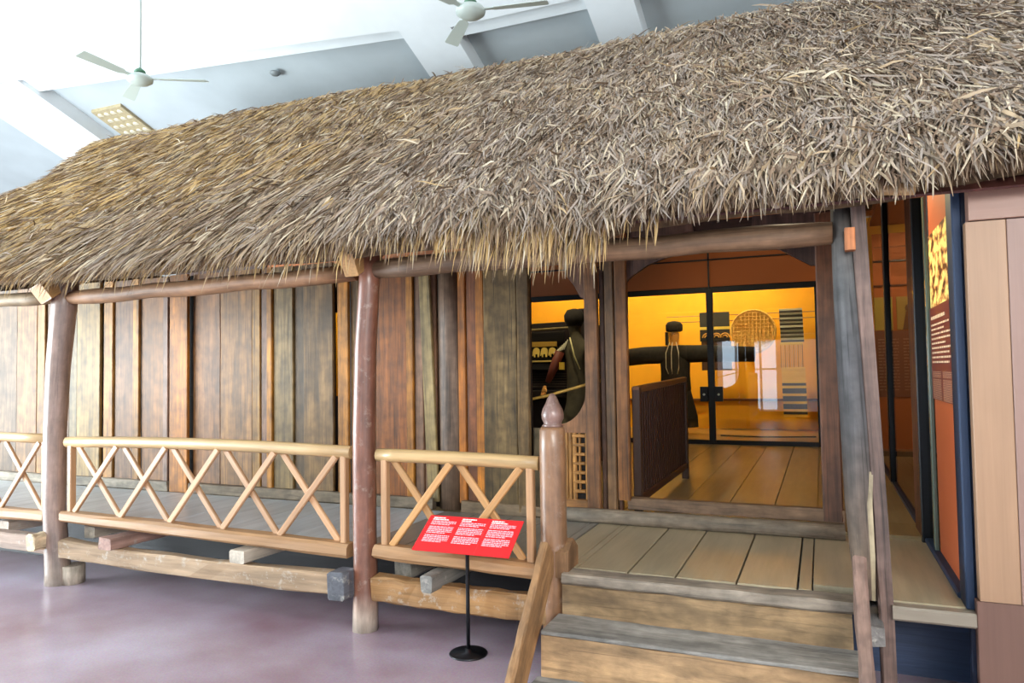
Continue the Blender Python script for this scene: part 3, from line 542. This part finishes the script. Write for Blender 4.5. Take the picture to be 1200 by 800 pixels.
for i in range(-5, 6):
    hgt = math.sqrt(max(.0, .33**2-(i*.062)**2)); wv.box(-1.04+i*.062-.006, -1.04+i*.062+.006, 12.86, 12.872, 2.2-hgt, 2.2+hgt, tint='#8a5c1c')
    wv.box(-1.04-hgt, -1.04+hgt, 12.858, 12.87, 2.2+i*.062-.006, 2.2+i*.062+.006, axis='x', tint='#8a5c1c')
wv.build('weave', M_straw, tr)
tag(MB().log([(-1.5, 12.0, .515), (-1.1, 11.9, .515), (-.6, 11.95, .515), (-.1, 12.1, .515)], .012, sides=6).build('cable', M_black, smooth=True), 'thin black cable lying on the display room floor', 'cable')
tag(MB().box(-9, .3, 13.45, 13.54, 1.0, 1.04, axis='x', tint='#6a3c10').build('wall_ledge', M_dark), 'thin brown ledge along the gold wall', 'ledge')

# loom and weaver seen through the window bay
YL = 8.0
lm = thing('loom', (-3.0, YL, .52), 'dark wooden loom with patterned cloth seen through the window bay', 'loom')
MB().beam((-3.9, YL+.1, 2.10), (-2.4, YL+.1, 2.14), .09, .06, tint='#20160f').build('upper_beam', M_dark, lm)
MB().log([(-3.9, YL-.02, 2.05), (-3.0, YL-.02, 2.075), (-2.6, YL-.02, 2.085)], .014, sides=8, tint='#8d7c4a').build('heddle_rod', M_wood, lm, smooth=True)
MB().box(-3.9, -2.75, YL+.05, YL+.08, 1.93, 2.05, axis='x', tint='#17120c').build('cloth_roll', M_dark, lm)
for x in (-3.9, -2.52): MB().box(x-.04, x+.04, YL, YL+.08, .52, 2.3, tint='#1d120c').build('upright', M_dark, lm)
MB().box(-3.9, -2.83, YL, YL+.02, 1.87, 1.93, axis='x', tint='#a8842c').build('gold_band', M_tint, lm)
MB().box(-3.9, -2.83, YL+.02, YL+.04, 1.60, 1.87, axis='x', tint='#0f0c08').build('dark_cloth', M_tint, lm)
MB().box(-3.9, -2.87, YL+.0, YL+.02, 1.69, 1.71, axis='x', tint='#c9b060').build('pale_edge', M_tint, lm)
an = MB()
for x in (-3.08, -2.98, -2.88, -3.18):
    an.prism(arc(x, 1.82, .043, 0, 180, 6)+[(x-.047, 1.80), (x-.052, 1.765), (x-.043, 1.765), (x-.036, 1.79), (x-.03, 1.75), (x-.016, 1.75), (x-.014, 1.785), (x+.012, 1.785), (x+.016, 1.75), (x+.03, 1.75), (x+.043, 1.80)], YL-.012, YL-.002, tint='#e8c860')
an.build('animal_motifs', M_tint, lm)
MB().box(-3.9, -2.5, YL-.05, YL+.3, 1.28, 1.36, axis='x', tint='#1a100a').build('seat_beam', M_dark, lm)
lw = MB()
for i in range(6): lw.box(-3.9, -2.55, YL+.1, YL+.12, 1.40+i*.03, 1.405+i*.03, axis='x', tint='#4b4032')
lw.build('warp_threads', M_tint, lm)
MB().box(-3.9, -2.4, YL+.3, YL+.34, .52, 2.12, tint='#1c0f0b').build('dark_backdrop', M_dark, lm)  # dark sheet added to keep the space behind the loom dark, no loom part
wx, wy = -2.50, 7.7
wv_ = thing('weaver_mannequin', (wx, wy, .52), 'seated weaver mannequin in dark robe with striped sleeve behind the window bay', 'mannequin')
blob_body('body', [(wx+.02, wy, 1.15), (wx, wy, 1.5), (wx, wy, 1.82), (wx, wy, 1.98), (wx-.01, wy, 2.1), (wx-.01, wy, 2.18), (wx-.16, wy-.02, 1.84), (wx-.22, wy-.06, 1.66), (wx-.26, wy-.1, 1.5), (wx+.2, wy, 1.84), (wx+.24, wy, 1.55), (wx-.1, wy-.1, .95), (wx-.1, wy-.3, .9), (wx-.1, wy-.3, .55)],
          [(0, 1), (1, 2), (2, 3), (3, 4), (4, 5), (2, 6), (6, 7), (7, 8), (2, 9), (9, 10), (0, 11), (11, 12), (12, 13)], [(.15, .13), (.14, .11), (.12, .1), .06, .085, .08, .05, .04, .03, .05, .04, .08, .06, .05], plain('olive_robe', '#4a4430', .85, noise=.25, scale=12), wv_)
MB().lathe([(.08, 2.08), (.11, 2.14), (.115, 2.2), (.08, 2.26), (.02, 2.275)], (wx-.01, wy, 0)).build('hair', M_lacq, wv_, smooth=True)
sl = MB()
for i in range(7): sl.log([(wx-.12-.02*i+.06, wy-.09, 1.93-.02*i), (wx-.13-.02*i+.03, wy-.11, 1.82-.005*i)], .006, sides=5, tint='#d8d4b4')
sl.build('sleeve_stripes', M_tint, wv_)
MB().log([(wx-.15, wy-.1, 1.80), (wx-.22, wy-.12, 1.62), (wx-.28, wy-.16, 1.46)], [.055, .05, .03], sides=10, tint='#6a2c14').build('sleeve', M_tint, wv_, smooth=True)
MB().log([(wx-.02, wy-.14, 1.95), (wx+.03, wy-.15, 1.75), (wx+.09, wy-.14, 1.6)], .008, sides=6, tint='#d8cf90').build('scarf_edge', M_tint, wv_, smooth=True)
hx, hy, hz = wx-.30, wy-.18, 1.43
hv = [(hx, hy, hz), (hx-.01, hy-.01, hz-.05)]; he = [(0, 1)]; hr = [.02, .026]
for f, (dx, dy, ln2) in enumerate(((-.03, .0, .06), (-.012, -.012, .07), (.008, -.016, .066), (.026, -.012, .052))):
    k2 = len(hv); hv += [(hx-.01+dx*.8, hy-.01+dy, hz-.075), (hx-.012+dx, hy-.02+dy, hz-.075-ln2*.5), (hx-.01+dx, hy-.005+dy, hz-.075-ln2)]; he += [(1, k2), (k2, k2+1), (k2+1, k2+2)]; hr += [.009, .0085, .007]
k2 = len(hv); hv += [(hx+.02, hy-.03, hz-.045), (hx+.03, hy-.05, hz-.075)]; he += [(1, k2), (k2, k2+1)]; hr += [.01, .008]
blob_body('hand', hv, he, hr, M_skin, wv_)
MB().box(wx-.13, wx-.07, wy-.2, wy-.18, 1.60, 1.68, tint='#e0b83a').build('pouch', M_tint, wv_)
tag(MB().log([(-2.2, 5.262, 1.35), (-1.95, 5.262, 1.40), (-1.5, 5.262, 1.52)], .011, sides=8, tint='#b0883a').build('bamboo_pole', M_wood, smooth=True), 'thin yellow bamboo pole slanting across the window bay', 'pole')

# side glass wall with info board behind it
XS = .58
sg = thing('side_glass_wall', (XS, 7, .5), 'tall framed glass wall running back along the right of the porch', 'glass wall')
MB().box(XS-.02, XS+.03, 4.0, 10.55, .5, .53, axis='y').build('bottom_frame', M_frame, sg)
MB().box(XS-.01, XS+.03, 3.84, 4.0, .5, 2.48, tint='#203050').build('front_frame', M_frame, sg)
MB().box(XS-.02, XS+.03, 7.55, 7.65, .5, 3.4).build('mullion', M_black, sg)
MB().box(XS-.03, XS+.05, 5.22, 5.55, .5, 3.2, tint='#5e3a2c').build('pillar', M_wood, sg)
MB().box(XS-.035, XS+.05, 5.16, 5.22, .5, 3.2).build('pillar_edge', M_black, sg)
MB().box(XS-.02, XS+.03, 5.55, 5.62, .5, 3.2).build('pillar_edge', M_black, sg)
MB().box(XS-.005, XS+.02, 4.84, 4.9, .5, 3.0, tint='#707a70').build('glass_edge', plain('glass_edge', '#5c6a60', .15), sg)
MB().quad((XS+.01, 4.9, .52), (XS+.01, 10.5, .52), (XS+.01, 10.5, 3.4), (XS+.01, 4.9, 3.4)).build('pane', M_sideglass, sg)
pb = thing('photo_board', (.62, 4.4, .5), 'narrow orange board with a photograph and text on the right of the porch', 'information board')
MB().box(.60, .64, 4.01, 4.83, .5, 2.75, ch=.001).build('panel', plain('bright_orange_panel', '#b55a34', .5), pb)
ph = MB(); random.seed(3)
ph.quad((.596, 4.01, 1.92), (.596, 4.83, 1.92), (.596, 4.83, 2.34), (.596, 4.01, 2.34))
M_photo, nt, b = newmat('photograph_print'); tc = nt.nodes.new('ShaderNodeTexCoord'); mp = nt.nodes.new('ShaderNodeMapping'); mp.inputs['Scale'].default_value = (1, 5, 10)
nz = nt.nodes.new('ShaderNodeTexNoise'); nz.inputs['Scale'].default_value = 1.6; nz.inputs['Detail'].default_value = 4; nt.links.new(tc.outputs['Object'], mp.inputs[0]); nt.links.new(mp.outputs[0], nz.inputs['Vector'])
cr_ = nt.nodes.new('ShaderNodeValToRGB'); cr_.color_ramp.interpolation = 'EASE'; el = cr_.color_ramp.elements; el[0].position = .40; el[0].color = (*lin('#5a3010'), 1); el[1].position = .56; el[1].color = (*lin('#f6e88a'), 1); el.new(.46).color = (*lin('#c98a50'), 1)
nt.links.new(nz.outputs['Fac'], cr_.inputs[0]); nt.links.new(cr_.outputs[0], b.inputs['Base Color'])
ph.build('photograph', M_photo, pb)
MB().box(.592, .6, 4.0, 4.84, 1.40, 1.92, ch=.001).build('text_field', plain('maroon_field', '#6e2f28', .5), pb)
tx = MB()
def scribble(mb, fn, w_, h, gap=.25, seed=0, tint='#f0d0b0', th=.8):
    """a run of small strokes standing for one line of unreadable print: fn(u) gives the two ends of a stroke from u=0..w_"""
    rs_ = random.Random(seed); u = 0
    while u < w_:
        L_ = rs_.uniform(.6, 2.6)*h
        mb.quad(*fn(u, min(u+L_, w_)), tint=tint); u += L_+h*gap*1.6
for i in range(10):
    z = 1.84-i*.026 if i else 1.85; hh_ = .010 if i else .018; wd = [.5, .62, .45, .66, .66, .5, .64, .6, .66, .6][i]
    scribble(tx, lambda a, b_, z=z, hh_=hh_: ((.590, 4.78-a, z), (.590, 4.78-b_, z), (.590, 4.78-b_, z+hh_), (.590, 4.78-a, z+hh_)), wd, .03, seed=i)
tx.build('heading_text', M_tint, pb)
for cst in (4.78, 4.42):
    tx = MB()
    for i in range(17):
        z = 1.555-i*.0088-(.008 if i > 3 else 0)
        scribble(tx, lambda a, b_, z=z: ((.590, cst-a, z), (.590, cst-b_, z), (.590, cst-b_, z+.0035), (.590, cst-a, z+.0035)), .3, .02, seed=50+i, tint='#c89a80')
    tx.build('text_column', M_tint, pb)
# board at the back of the side room
bk = thing('text_board', (.95, 9.9, .5), 'orange board with photographs and dim text seen through the side glass', 'information board')
MB().box(.62, 1.74, 9.9, 9.95, .5, 3.2, ch=.001).build('panel', M_orange, bk)
MB().box(.62, 1.7, 9.885, 9.9, 1.21, 2.01, ch=.001).build('text_field', plain('dull_maroon', '#5c3e34', .6), bk)
pf = MB(); pf.box(.62, .82, 9.88, 9.897, 2.02, 2.42, tint='#a89a40'); pf.box(.86, 1.14, 9.88, 9.897, 2.02, 2.42, tint='#97883c'); pf.box(1.18, 1.34, 9.88, 9.897, 2.02, 2.42, tint='#b0a048')
pf.prism(arc(1.0, 2.28, .05, 0, 360, 10)[:-1], 9.872, 9.88, tint='#3c3420'); pf.prism([(.92, 2.02), (1.08, 2.02), (1.04, 2.24), (.96, 2.24)], 9.872, 9.88, tint='#3c3420'); pf.build('photographs', M_tint, bk)
for c0 in (.65, .92, 1.22):
    tx2 = MB()
    for i in range(17): scribble(tx2, lambda a, b_, i=i: ((c0+a, 9.88, 1.9-i*.038), (c0+b_, 9.88, 1.9-i*.038), (c0+b_, 9.88, 1.912-i*.038), (c0+a, 9.88, 1.912-i*.038)), .22, .03, seed=i, tint='#9a7c66')
    tx2.build('text_column', M_tint, bk)
sl_ = MB(); sl_.box(.62, 1.74, 9.86, 9.9, .5, .56, axis='x', ch=.001); sl_.build('base_strip', M_black, bk)
for z in (2.55, 2.85): MB().box(.62, 1.74, 9.88, 9.9, z, z+.02, axis='x', ch=.001).build('seam', M_black, bk)
struct(MB().box(.6, 1.75, 4.9, 9.9, .42, .5, axis='y', ch=.001, tint='#8a7a5e').build('floor_2', M_deck))
struct(MB().box(.6, 1.75, 4.9, 9.9, 3.3, 3.35, axis='y', ch=.001, tint='#5a2c14').build('ceiling_2', M_dark))

# right timber front wall: each veneer board a part
rw = thing('panelled_wall', (1.6, 3.8, 0), 'pale brown board wall at the right edge, in two tones', 'wall')
MB().box(.625, 3.4, 3.76, 3.84, 2.235, 2.52, axis='x', ch=.003, tint='#8d6b5c').build('top_board', M_veneer, rw)
for a, b_, c in ((.612, .765, '#9c7a5e'), (.767, .93, '#8e7064'), (.932, 1.3, '#947260'), (1.302, 1.9, '#947260'), (1.902, 3.4, '#947260')):
    MB().box(a, b_, 3.765, 3.83, .56, 2.23, ch=.003, tint=c).build('upright_board', M_veneer, rw)
MB().box(.6, 3.4, 3.775, 3.83, 0, .555, ch=.003, tint='#6e5044').build('base_board', M_veneer, rw)
MB().box(.585, 3.3, 3.85, 3.9, .0, 2.5, ch=.003, tint='#182238').build('backing', M_dark, rw)

# ================================================================== ROOF
AL = rad(35.8); ca, sa = math.cos(AL), math.sin(AL); NV = np.array([0, -sa, ca])
RL = 4.14
def eave(x):
    ye = np.full_like(x, 3.62); ze = np.interp(x, [-9.2, -5.5, -2.5, -1.5, -1.05, -.95, 0, .35, .7, 1.2, 3], [2.51, 2.485, 2.44, 2.41, 2.40, 2.45, 2.455, 2.49, 2.55, 2.58, 2.60]); return ye, ze
def hnoise(x, y, seed=0):
    r_ = np.random.default_rng(seed); o_ = np.zeros_like(x)
    for f in (.8, 1.7, 3.3, 6.1):
        a, b_, p_ = r_.uniform(-1, 1)*f*2, r_.uniform(-1, 1)*f*2, r_.uniform(0, 6.28); c, d, q = r_.uniform(-1, 1)*f*2, r_.uniform(-1, 1)*f*2, r_.uniform(0, 6.28)
        o_ += (np.sin(a*x+b_*y+p_)+np.sin(c*x+d*y+q))/f**.8
    return o_*.35
def surf(x, s):
    ye, ze = eave(x); b_ = hnoise(x, s, 5)*.035+.02*np.abs(np.sin(s*3.1+hnoise(x, s*.2, 9)))
    top = np.clip((s-(RL-.5))/.5, 0, 1); fade = np.clip(1-s/1.5, 0, 1); zref = 2.455+(ze-2.455)*fade
    x = x+(-8.2-.8*np.clip((s-2.4)/1.7, 0, 1)**1.5+8.95)*np.clip((-x-6)/2.95, 0, 1)
    P = np.stack([x, ye+s*ca, zref+s*sa-.06*top**2], -1)+NV*(b_[..., None]); return P
roof = thing('thatched_roof', (-3.5, 5.2, 2.4), 'large shaggy thatched roof of dry palm leaves over the house', 'roof')
# base mat
nx, ns = 180, 50; gx, gs = np.meshgrid(np.linspace(-8.95, 3.2, nx), np.linspace(-.02, RL, ns), indexing='ij'); P = surf(gx, gs)-NV*.03
Pb = P-NV*.14
V = np.concatenate([P.reshape(-1, 3), Pb.reshape(-1, 3)]); F = []
idx = lambda i, j, l=0: l*nx*ns+i*ns+j
for i in range(nx-1):
    for j in range(ns-1): F += [(idx(i, j), idx(i+1, j), idx(i+1, j+1), idx(i, j+1)), (idx(i, j, 1), idx(i, j+1, 1), idx(i+1, j+1, 1), idx(i+1, j, 1))]
    F += [(idx(i, 0), idx(i, 0, 1), idx(i+1, 0, 1), idx(i+1, 0)), (idx(i, ns-1), idx(i+1, ns-1), idx(i+1, ns-1, 1), idx(i, ns-1, 1))]
for j in range(ns-1): F += [(idx(0, j), idx(0, j+1), idx(0, j+1, 1), idx(0, j, 1)), (idx(nx-1, j), idx(nx-1, j, 1), idx(nx-1, j+1, 1), idx(nx-1, j+1))]
me = bpy.data.meshes.new('thatch_mat'); me.from_pydata(V.tolist(), [], F); me.materials.append(M_under); ob = bpy.data.objects.new('thatch_mat', me); C.objects.link(ob); ob.parent = roof; ob.location = -Vector(roof.location)
# back slope, shallow
bs = MB(); y1 = 3.62+RL*ca; z1 = 2.455+RL*sa-.06
bs.v += [Vector(p) for p in ((-8.95, y1-.05, z1), (3.2, y1-.05, z1), (3.2, 11.2, 3.9), (-8.95, 11.2, 3.9), (-8.95, y1-.05, z1-.15), (3.2, y1-.05, z1-.15), (3.2, 11.2, 3.75), (-8.95, 11.2, 3.75))]
bs.g += bs.v; bs.t += [(1, 1, 1)]*8; bs.f += [(0, 1, 2, 3), (4, 7, 6, 5), (0, 4, 5, 1), (1, 5, 6, 2), (2, 6, 7, 3), (3, 7, 4, 0)]; bs.build('back_slope', M_under, roof)
# leaves
def lerpc(a, b_, t): return a[None]*(1-t[:, None])+b_[None]*t[:, None]
def strands(n, x, s, length, width, lean, lift, droop, tintbias, name, hgt=None, seed=1):
    r_ = np.random.default_rng(seed)
    P0 = surf(x, s)+NV*(hgt if hgt is not None else r_.uniform(.0, .05, n))[:, None]
    down = np.array([0, -ca, -sa]); X = np.array([1., 0, 0]); Z = np.array([0, 0, -1.])
    d = down[None]*np.cos(lean)[:, None]+X[None]*np.sin(lean)[:, None]
    curl = r_.normal(0, .22, n)
    K = 4; pts = []; p = P0.copy(); dd = d.copy()
    for k in range(K):
        pts.append(p.copy())
        ddn = dd+NV*(lift*(1-k/K*1.6))[:, None]+Z[None]*(droop*(k+1)/K)[:, None]+X[None]*(curl*(k/K))[:, None]
        ddn /= np.linalg.norm(ddn, axis=1)[:, None]; p = p+ddn*(length/(K-1))[:, None]; dd = ddn
    pts = np.stack(pts, 1)
    wd = np.cross(d, NV[None]); tw = r_.uniform(-1.1, 1.1, n); wd = wd*np.cos(tw)[:, None]+NV[None]*np.sin(tw)[:, None]
    prof = np.array([.7, 1, .8, .12]); off = wd[:, None, :]*(width[:, None]*prof[None])[:, :, None]*.5
    V = np.stack([pts-off, pts+off], 2).reshape(-1, 3)
    base = (np.arange(n)*K*2)[:, None]; q = np.concatenate([base+np.array([[2*k, 2*k+1, 2*k+3, 2*k+2]]) for k in range(K-1)], 1).reshape(-1, 4)
    me = bpy.data.meshes.new(name); me.vertices.add(len(V)); me.vertices.foreach_set('co', V.ravel().astype(np.float32))
    me.loops.add(q.size); me.loops.foreach_set('vertex_index', q.ravel().astype(np.int32)); me.polygons.add(len(q)); me.polygons.foreach_set('loop_start', (np.arange(len(q))*4).astype(np.int32))
    me.update(calc_edges=True)
    grey = np.array(lin('#a29488')); straw = np.array(lin('#c0a06c')); brown = np.array(lin('#7c6654')); pale = np.array(lin('#ccbca2'))
    c = lerpc(grey, straw, np.clip(tintbias+r_.normal(0, .22, n), 0, 1)); u = r_.random(n)
    c = np.where((u < .30)[:, None], lerpc(c.mean(0), brown, np.full(n, .85)), c); c = np.where((u > .90)[:, None], pale[None], c)
    c *= r_.uniform(.7, 1.2, n)[:, None]
    cc = np.repeat(np.concatenate([c, np.ones((n, 1))], 1), K*2, 0)
    a = me.attributes.new('tint', 'FLOAT_COLOR', 'POINT'); a.data.foreach_set('color', cc.ravel().astype(np.float32))
    me.materials.append(M_thatch); ob = bpy.data.objects.new(name, me); C.objects.link(ob); ob.parent = roof; ob.location = -Vector(roof.location); return ob
def leanfield(x, s): return np.interp(x, [-9, -5, -2.5, -1, 0, .5, 1.2, 2], [-.05, 0, .08, .12, .15, .22, .42, .45])+hnoise(x, s, 21)*.26
r_ = np.random.default_rng(11); N = 150000
t_ = r_.random(N); x = -8.95+11.4*t_**.9; s = r_.random(N)*(RL+.06)
row = .16; s = (np.floor(s/row)+np.clip(r_.normal(.35, .28, N), 0, 1))*row
tb_ = np.clip(.55-.10*(x+5)+.35*hnoise(x, s*1.5, 33), 0, 1)
strands(N, x, s, r_.uniform(.13, .34, N)*np.where(x < -3, 1.2, 1), r_.uniform(.006, .015, N)*np.where(x < -4, 1.1, 1), leanfield(x, s)+r_.normal(0, 1, N)*np.interp(x, [-9, -4, -1, 1], [.13, .17, .27, .33]), r_.uniform(-.05, .12, N), r_.uniform(.05, .4, N), tb_, 'leaf_thatch', seed=2)
# stray leaves that stick out
N = 3800; x = -8.9+11.2*r_.random(N)**.6; s = r_.random(N)*RL
strands(N, x, s, r_.uniform(.1, .24, N), r_.uniform(.010, .022, N), leanfield(x, s)+r_.normal(0, .8, N), r_.uniform(.15, .6, N), r_.uniform(.2, .7, N), np.full(N, .2), 'stray_leaves', seed=4)
# eave fringe
N = 9000; x = -8.95+11.9*r_.random(N); s = r_.uniform(-.03, .16, N)
ln = r_.uniform(.12, .22, N)*np.where((x > -1.9) & (x < -1.0), 1.3, 1)*np.where(x > -.95, .8, 1)
strands(N, x, s, ln, r_.uniform(.007, .015, N), leanfield(x, s)*.8+r_.normal(0, .22, N), r_.uniform(-.05, .12, N), r_.uniform(.4, 1.6, N), np.clip(np.where(x < -1, .85, .35)+r_.normal(0, .1, N), 0, 1), 'eave_fringe', hgt=r_.uniform(-.07, .03, N), seed=6)
N = 640; x = np.concatenate([-8.9+8.2*r_.random(340), r_.uniform(-1.75, -1.02, 300)]); s = r_.uniform(-.02, .06, N)
strands(N, x, s, r_.uniform(.2, .32, N)*np.where(x > -1.76, np.where(x < -1, 1.15, 1), 1), r_.uniform(.006, .013, N), r_.normal(-.1, .25, N), np.zeros(N), r_.uniform(.8, 1.6, N), np.full(N, .9), 'hanging_leaves', hgt=r_.uniform(-.10, 0, N), seed=8)
# left verge leaves
N = 2500; s = r_.random(N)*RL; x = np.full(N, -8.93)+r_.normal(0, .03, N)
strands(N, x, s, r_.uniform(.12, .25, N), r_.uniform(.01, .02, N), r_.normal(-.6, .3, N), r_.uniform(0, .3, N), r_.uniform(.2, .8, N), np.full(N, .5), 'verge_leaves', seed=9)
# under-eave timbers
ut = MB()
for k in range(27):
    xr = -8.1+k*.40
    ut.beam((xr, 3.72, 2.385), (xr, 6.9, 2.385+3.18*math.tan(AL)), .05, .05, tint='#4a281c')
ut.build('rafters', M_dark, roof)
for y, z, c in ((3.74, 2.375, '#7a3f22'), (4.05, 2.57, '#5a3020'), (4.45, 2.85, '#4a281c')): MB().beam((-8.15, y, z), (.45, y, z+.01), .05, .05, segs=6, tint=c).build('purlin', M_wood, roof)
ln_ = MB(); yA, yB = 3.66, 7.0
for a in (0,): ln_.beam((-2.5, yA, 2.35), (-2.5, yB, 2.35+(yB-yA)*math.tan(AL)), 11.2, .012, tint='#43211a')
ln_.build('lining', M_dark, roof)
tag(MB().log([(-.17, 3.62, 2.375), (-.17, 3.86, 2.40)], [.03, .032], sides=12, tint='#a08c78').build('roof_pole_end', M_post, smooth=True), 'round pole end poking out below the thatch above the doorway', 'pole')
tag(MB().log([(.22, 3.70, 2.40), (.40, 3.62, 2.375)], [.022, .03], sides=12, tint='#b9986c').build('roof_pole_end', M_post, smooth=True), 'pale pole end below the thatch just right of the corner post', 'pole')

# ================================================================== SIGN
BX, BY = -1.885, 3.745
sgn = thing('information_sign', (BX, BY, 0), 'tilted red information sign with white print on a black stand', 'sign')
cx_, cy_, cz_, W2, H2, tl, yw_ = -1.84, 3.665, .685, .292, .137, .56, .02
rr0 = Vector((math.cos(yw_), math.sin(yw_), 0)); bb0 = Vector((-math.sin(yw_), math.cos(yw_), 0)); uu0 = bb0*math.cos(tl)+Vector((0, 0, 1))*math.sin(tl); nn0 = rr0.cross(uu0)
def SP(u, v, d=0): return Vector((cx_, cy_, cz_))+rr0*u+uu0*v+nn0*d
bm_ = MB(); bm_.sweep([SP(0, -H2), SP(0, H2)], [(-W2, -.005), (W2, -.005), (W2, .001), (-W2, .001)], up=nn0, tint='#e8262a'); bm_.build('board', M_red, sgn)
MB().sweep([SP(0, -.05, -.006), SP(0, .05, -.006)], [(-.05, -.006), (.05, -.006), (.05, 0), (-.05, 0)], up=nn0).build('bracket', M_black, sgn)
MB().log([(BX, BY, .012), (BX, BY, .3), (BX, BY, .60), tuple(SP(BX-cx_, .02, -.01))], .011, sides=12, up=(0, 1, 0)).build('pole', M_black, sgn, smooth=True)
MB().lathe([(.108, 0), (.11, .004), (.105, .010), (.02, .014), (.018, .03), (.011, .03)], (BX, BY, 0), sides=40).build('base', M_black, sgn, smooth=True)
for ci, u0_ in enumerate((-.262, -.078, .107)):
    tx3 = MB()
    v = H2-.022
    for li in range(2): 
        scribble(tx3, lambda a, b_: (SP(u0_+a, v, .002), SP(u0_+b_, v, .002), SP(u0_+b_, v+.008, .002), SP(u0_+a, v+.008, .002)), (.075, .10)[li] if ci != 1 else (.09, .06)[li], .012, gap=.12, seed=ci*9+li, tint='#fff4f0'); v -= .0135
    for li in range(13):
        if li in (3, 8, ): v -= .008
        v -= .0003
        scribble(tx3, lambda a, b_: (SP(u0_+a, v, .002), SP(u0_+b_, v, .002), SP(u0_+b_, v+.0062, .002), SP(u0_+a, v+.0062, .002)), .155 if li not in (2, 7, 12) else .12, .010, gap=.2, seed=100+ci*20+li, tint='#f6c6cf'); v -= .0115
    tx3.build('text_column', M_tint, sgn)
MB().quad(SP(.086, -H2+.004, .0015), SP(.087, -H2+.004, .0015), SP(.087, H2-.004, .0015), SP(.086, H2-.004, .0015), tint='#f0605c').build('column_line', M_tint, sgn)

# ================================================================== CEILING FANS, VENT, DETECTOR
def fan(x, y, z, a0, label):
    t = thing('ceiling_fan', (x, y, z), label, 'fan', 'ceiling fans')
    MB().lathe([(.02, .075), (.05, .07), (.11, .045), (.135, .015), (.13, -.01), (.09, -.04), (.03, -.055), (.002, -.057)], (x, y, z), sides=32).build('motor_housing', M_fan, t, smooth=True)
    MB().lathe([(.03, .07), (.06, .08), (.055, .10), (.02, .13)], (x, y, z), sides=20).build('canopy_cup', plain('green_trim', '#3f6b50', .4), t, smooth=True)
    zt = 6.2-SL*(y-7)
    MB().log([(x, y, z+.1), (x, y, zt)], .014, sides=10, up=(0, 1, 0)).build('down_rod', M_fan, t, smooth=True)
    for k in range(3):
        a = rad(a0+120*k); d = Vector((math.cos(a), math.sin(a), 0)); u = Vector((-d.y*-.22, d.x*-.22, 1)).normalized(); o_ = Vector((x, y, z+.015))
        MB().sweep([o_+d*.08, o_+d*.19, o_+d*.22, o_+d*.45, o_+d*.68, o_+d*.70], [(-.055, -.003), (.055, -.003), (.055, .003), (-.055, .003)], up=u, scale=[(.35, 1), (.4, 1), (.85, 1), (1.1, 1), (1.25, 1), (1.1, 1)]).build('blade', M_fan, t)
        MB().sweep([o_+d*.10+Vector((0, 0, .006)), o_+d*.26+Vector((0, 0, .006))], [(-.02, -.003), (.02, -.003), (.02, .003), (-.02, .003)], up=u).build('blade_bracket', M_fan, [q for q in t.children if q.name.startswith('blade')][-1])
    return t
fan(-6.70, 5.58, 4.8, 30, 'white three-bladed ceiling fan at the upper left')
fan(-2.79, 5.74, 4.8, 12, 'white three-bladed ceiling fan cut by the top picture edge')
vt = thing('ceiling_vent', (-10.1, 8.4, cp(-10.1, 8.4).z+.2), 'small pierced tan vent on the ceiling behind the left fan', 'vent')
slab(-10.98, -10.30, 8.22, 9.05, -.26, -.2).build('frame', M_tan, vt)
for i in range(4):
    for j in range(5):
        c_ = cp(-10.88+i*.15+(j % 2)*.05, 8.32+j*.15, -.205)
        l_ = MB(); l_.lathe([(.05, -.012), (.05, .02)], c_, sides=10); l_.build('opening', M_glowvent, vt)
dt = thing('smoke_detector', tuple(cp(-7.14, 8.21, -.20)), 'small round grey detector on the grey ceiling panel', 'detector')
MB().lathe([(.07, .0), (.08, -.02), (.05, -.05), (.02, -.055)], tuple(cp(-7.14, 8.21, -.20)), sides=20).build('housing', plain('detector_grey', '#7d8485', .5), dt, smooth=True)

# ================================================================== LAMPS OF THE EXHIBIT, ADDED FILLS
W_ = (1, .80, .46)
for x in (-9.6, -5.0, -3.6, -2.2, -.8): spot('exhibit_spot', (x, 12.3, 4.0), (x, 13.5, 2.4), 120, W_, 110)
spot('exhibit_spot', (-1.9, 11.0, 3.3), (-1.7, 12.4, 1.9), 90, (1, .84, .55), 100)
spot('room_spot', (-2.3, 7.0, 3.9), (-1.0, 8.6, .5), 110, (1, .84, .55), 110)
spot('room_spot', (-.6, 8.8, 4.0), (-.6, 10.5, 3.0), 22, (1, .7, .35), 90)
spot('room_spot', (-3.6, 6.6, 3.4), (-3.0, 8.0, 1.8), 30, (1, .75, .4), 70)
spot('photo_spot', (.1, 5.2, 3.0), (.6, 4.45, 2.4), 75, (1, .82, .45), 60)
spot('porch_fill', (-.1, 4.6, 2.9), (.1, 4.2, .5), 26, (1, .84, .55), 110)  # added fill brightening the right of the porch, not an exhibit lamp
spot('side_room_fill', (1.2, 8.6, 3.2), (1.1, 9.9, 2.2), 55, (1, .75, .45), 90)  # added fill so the room behind the side glass is not dark
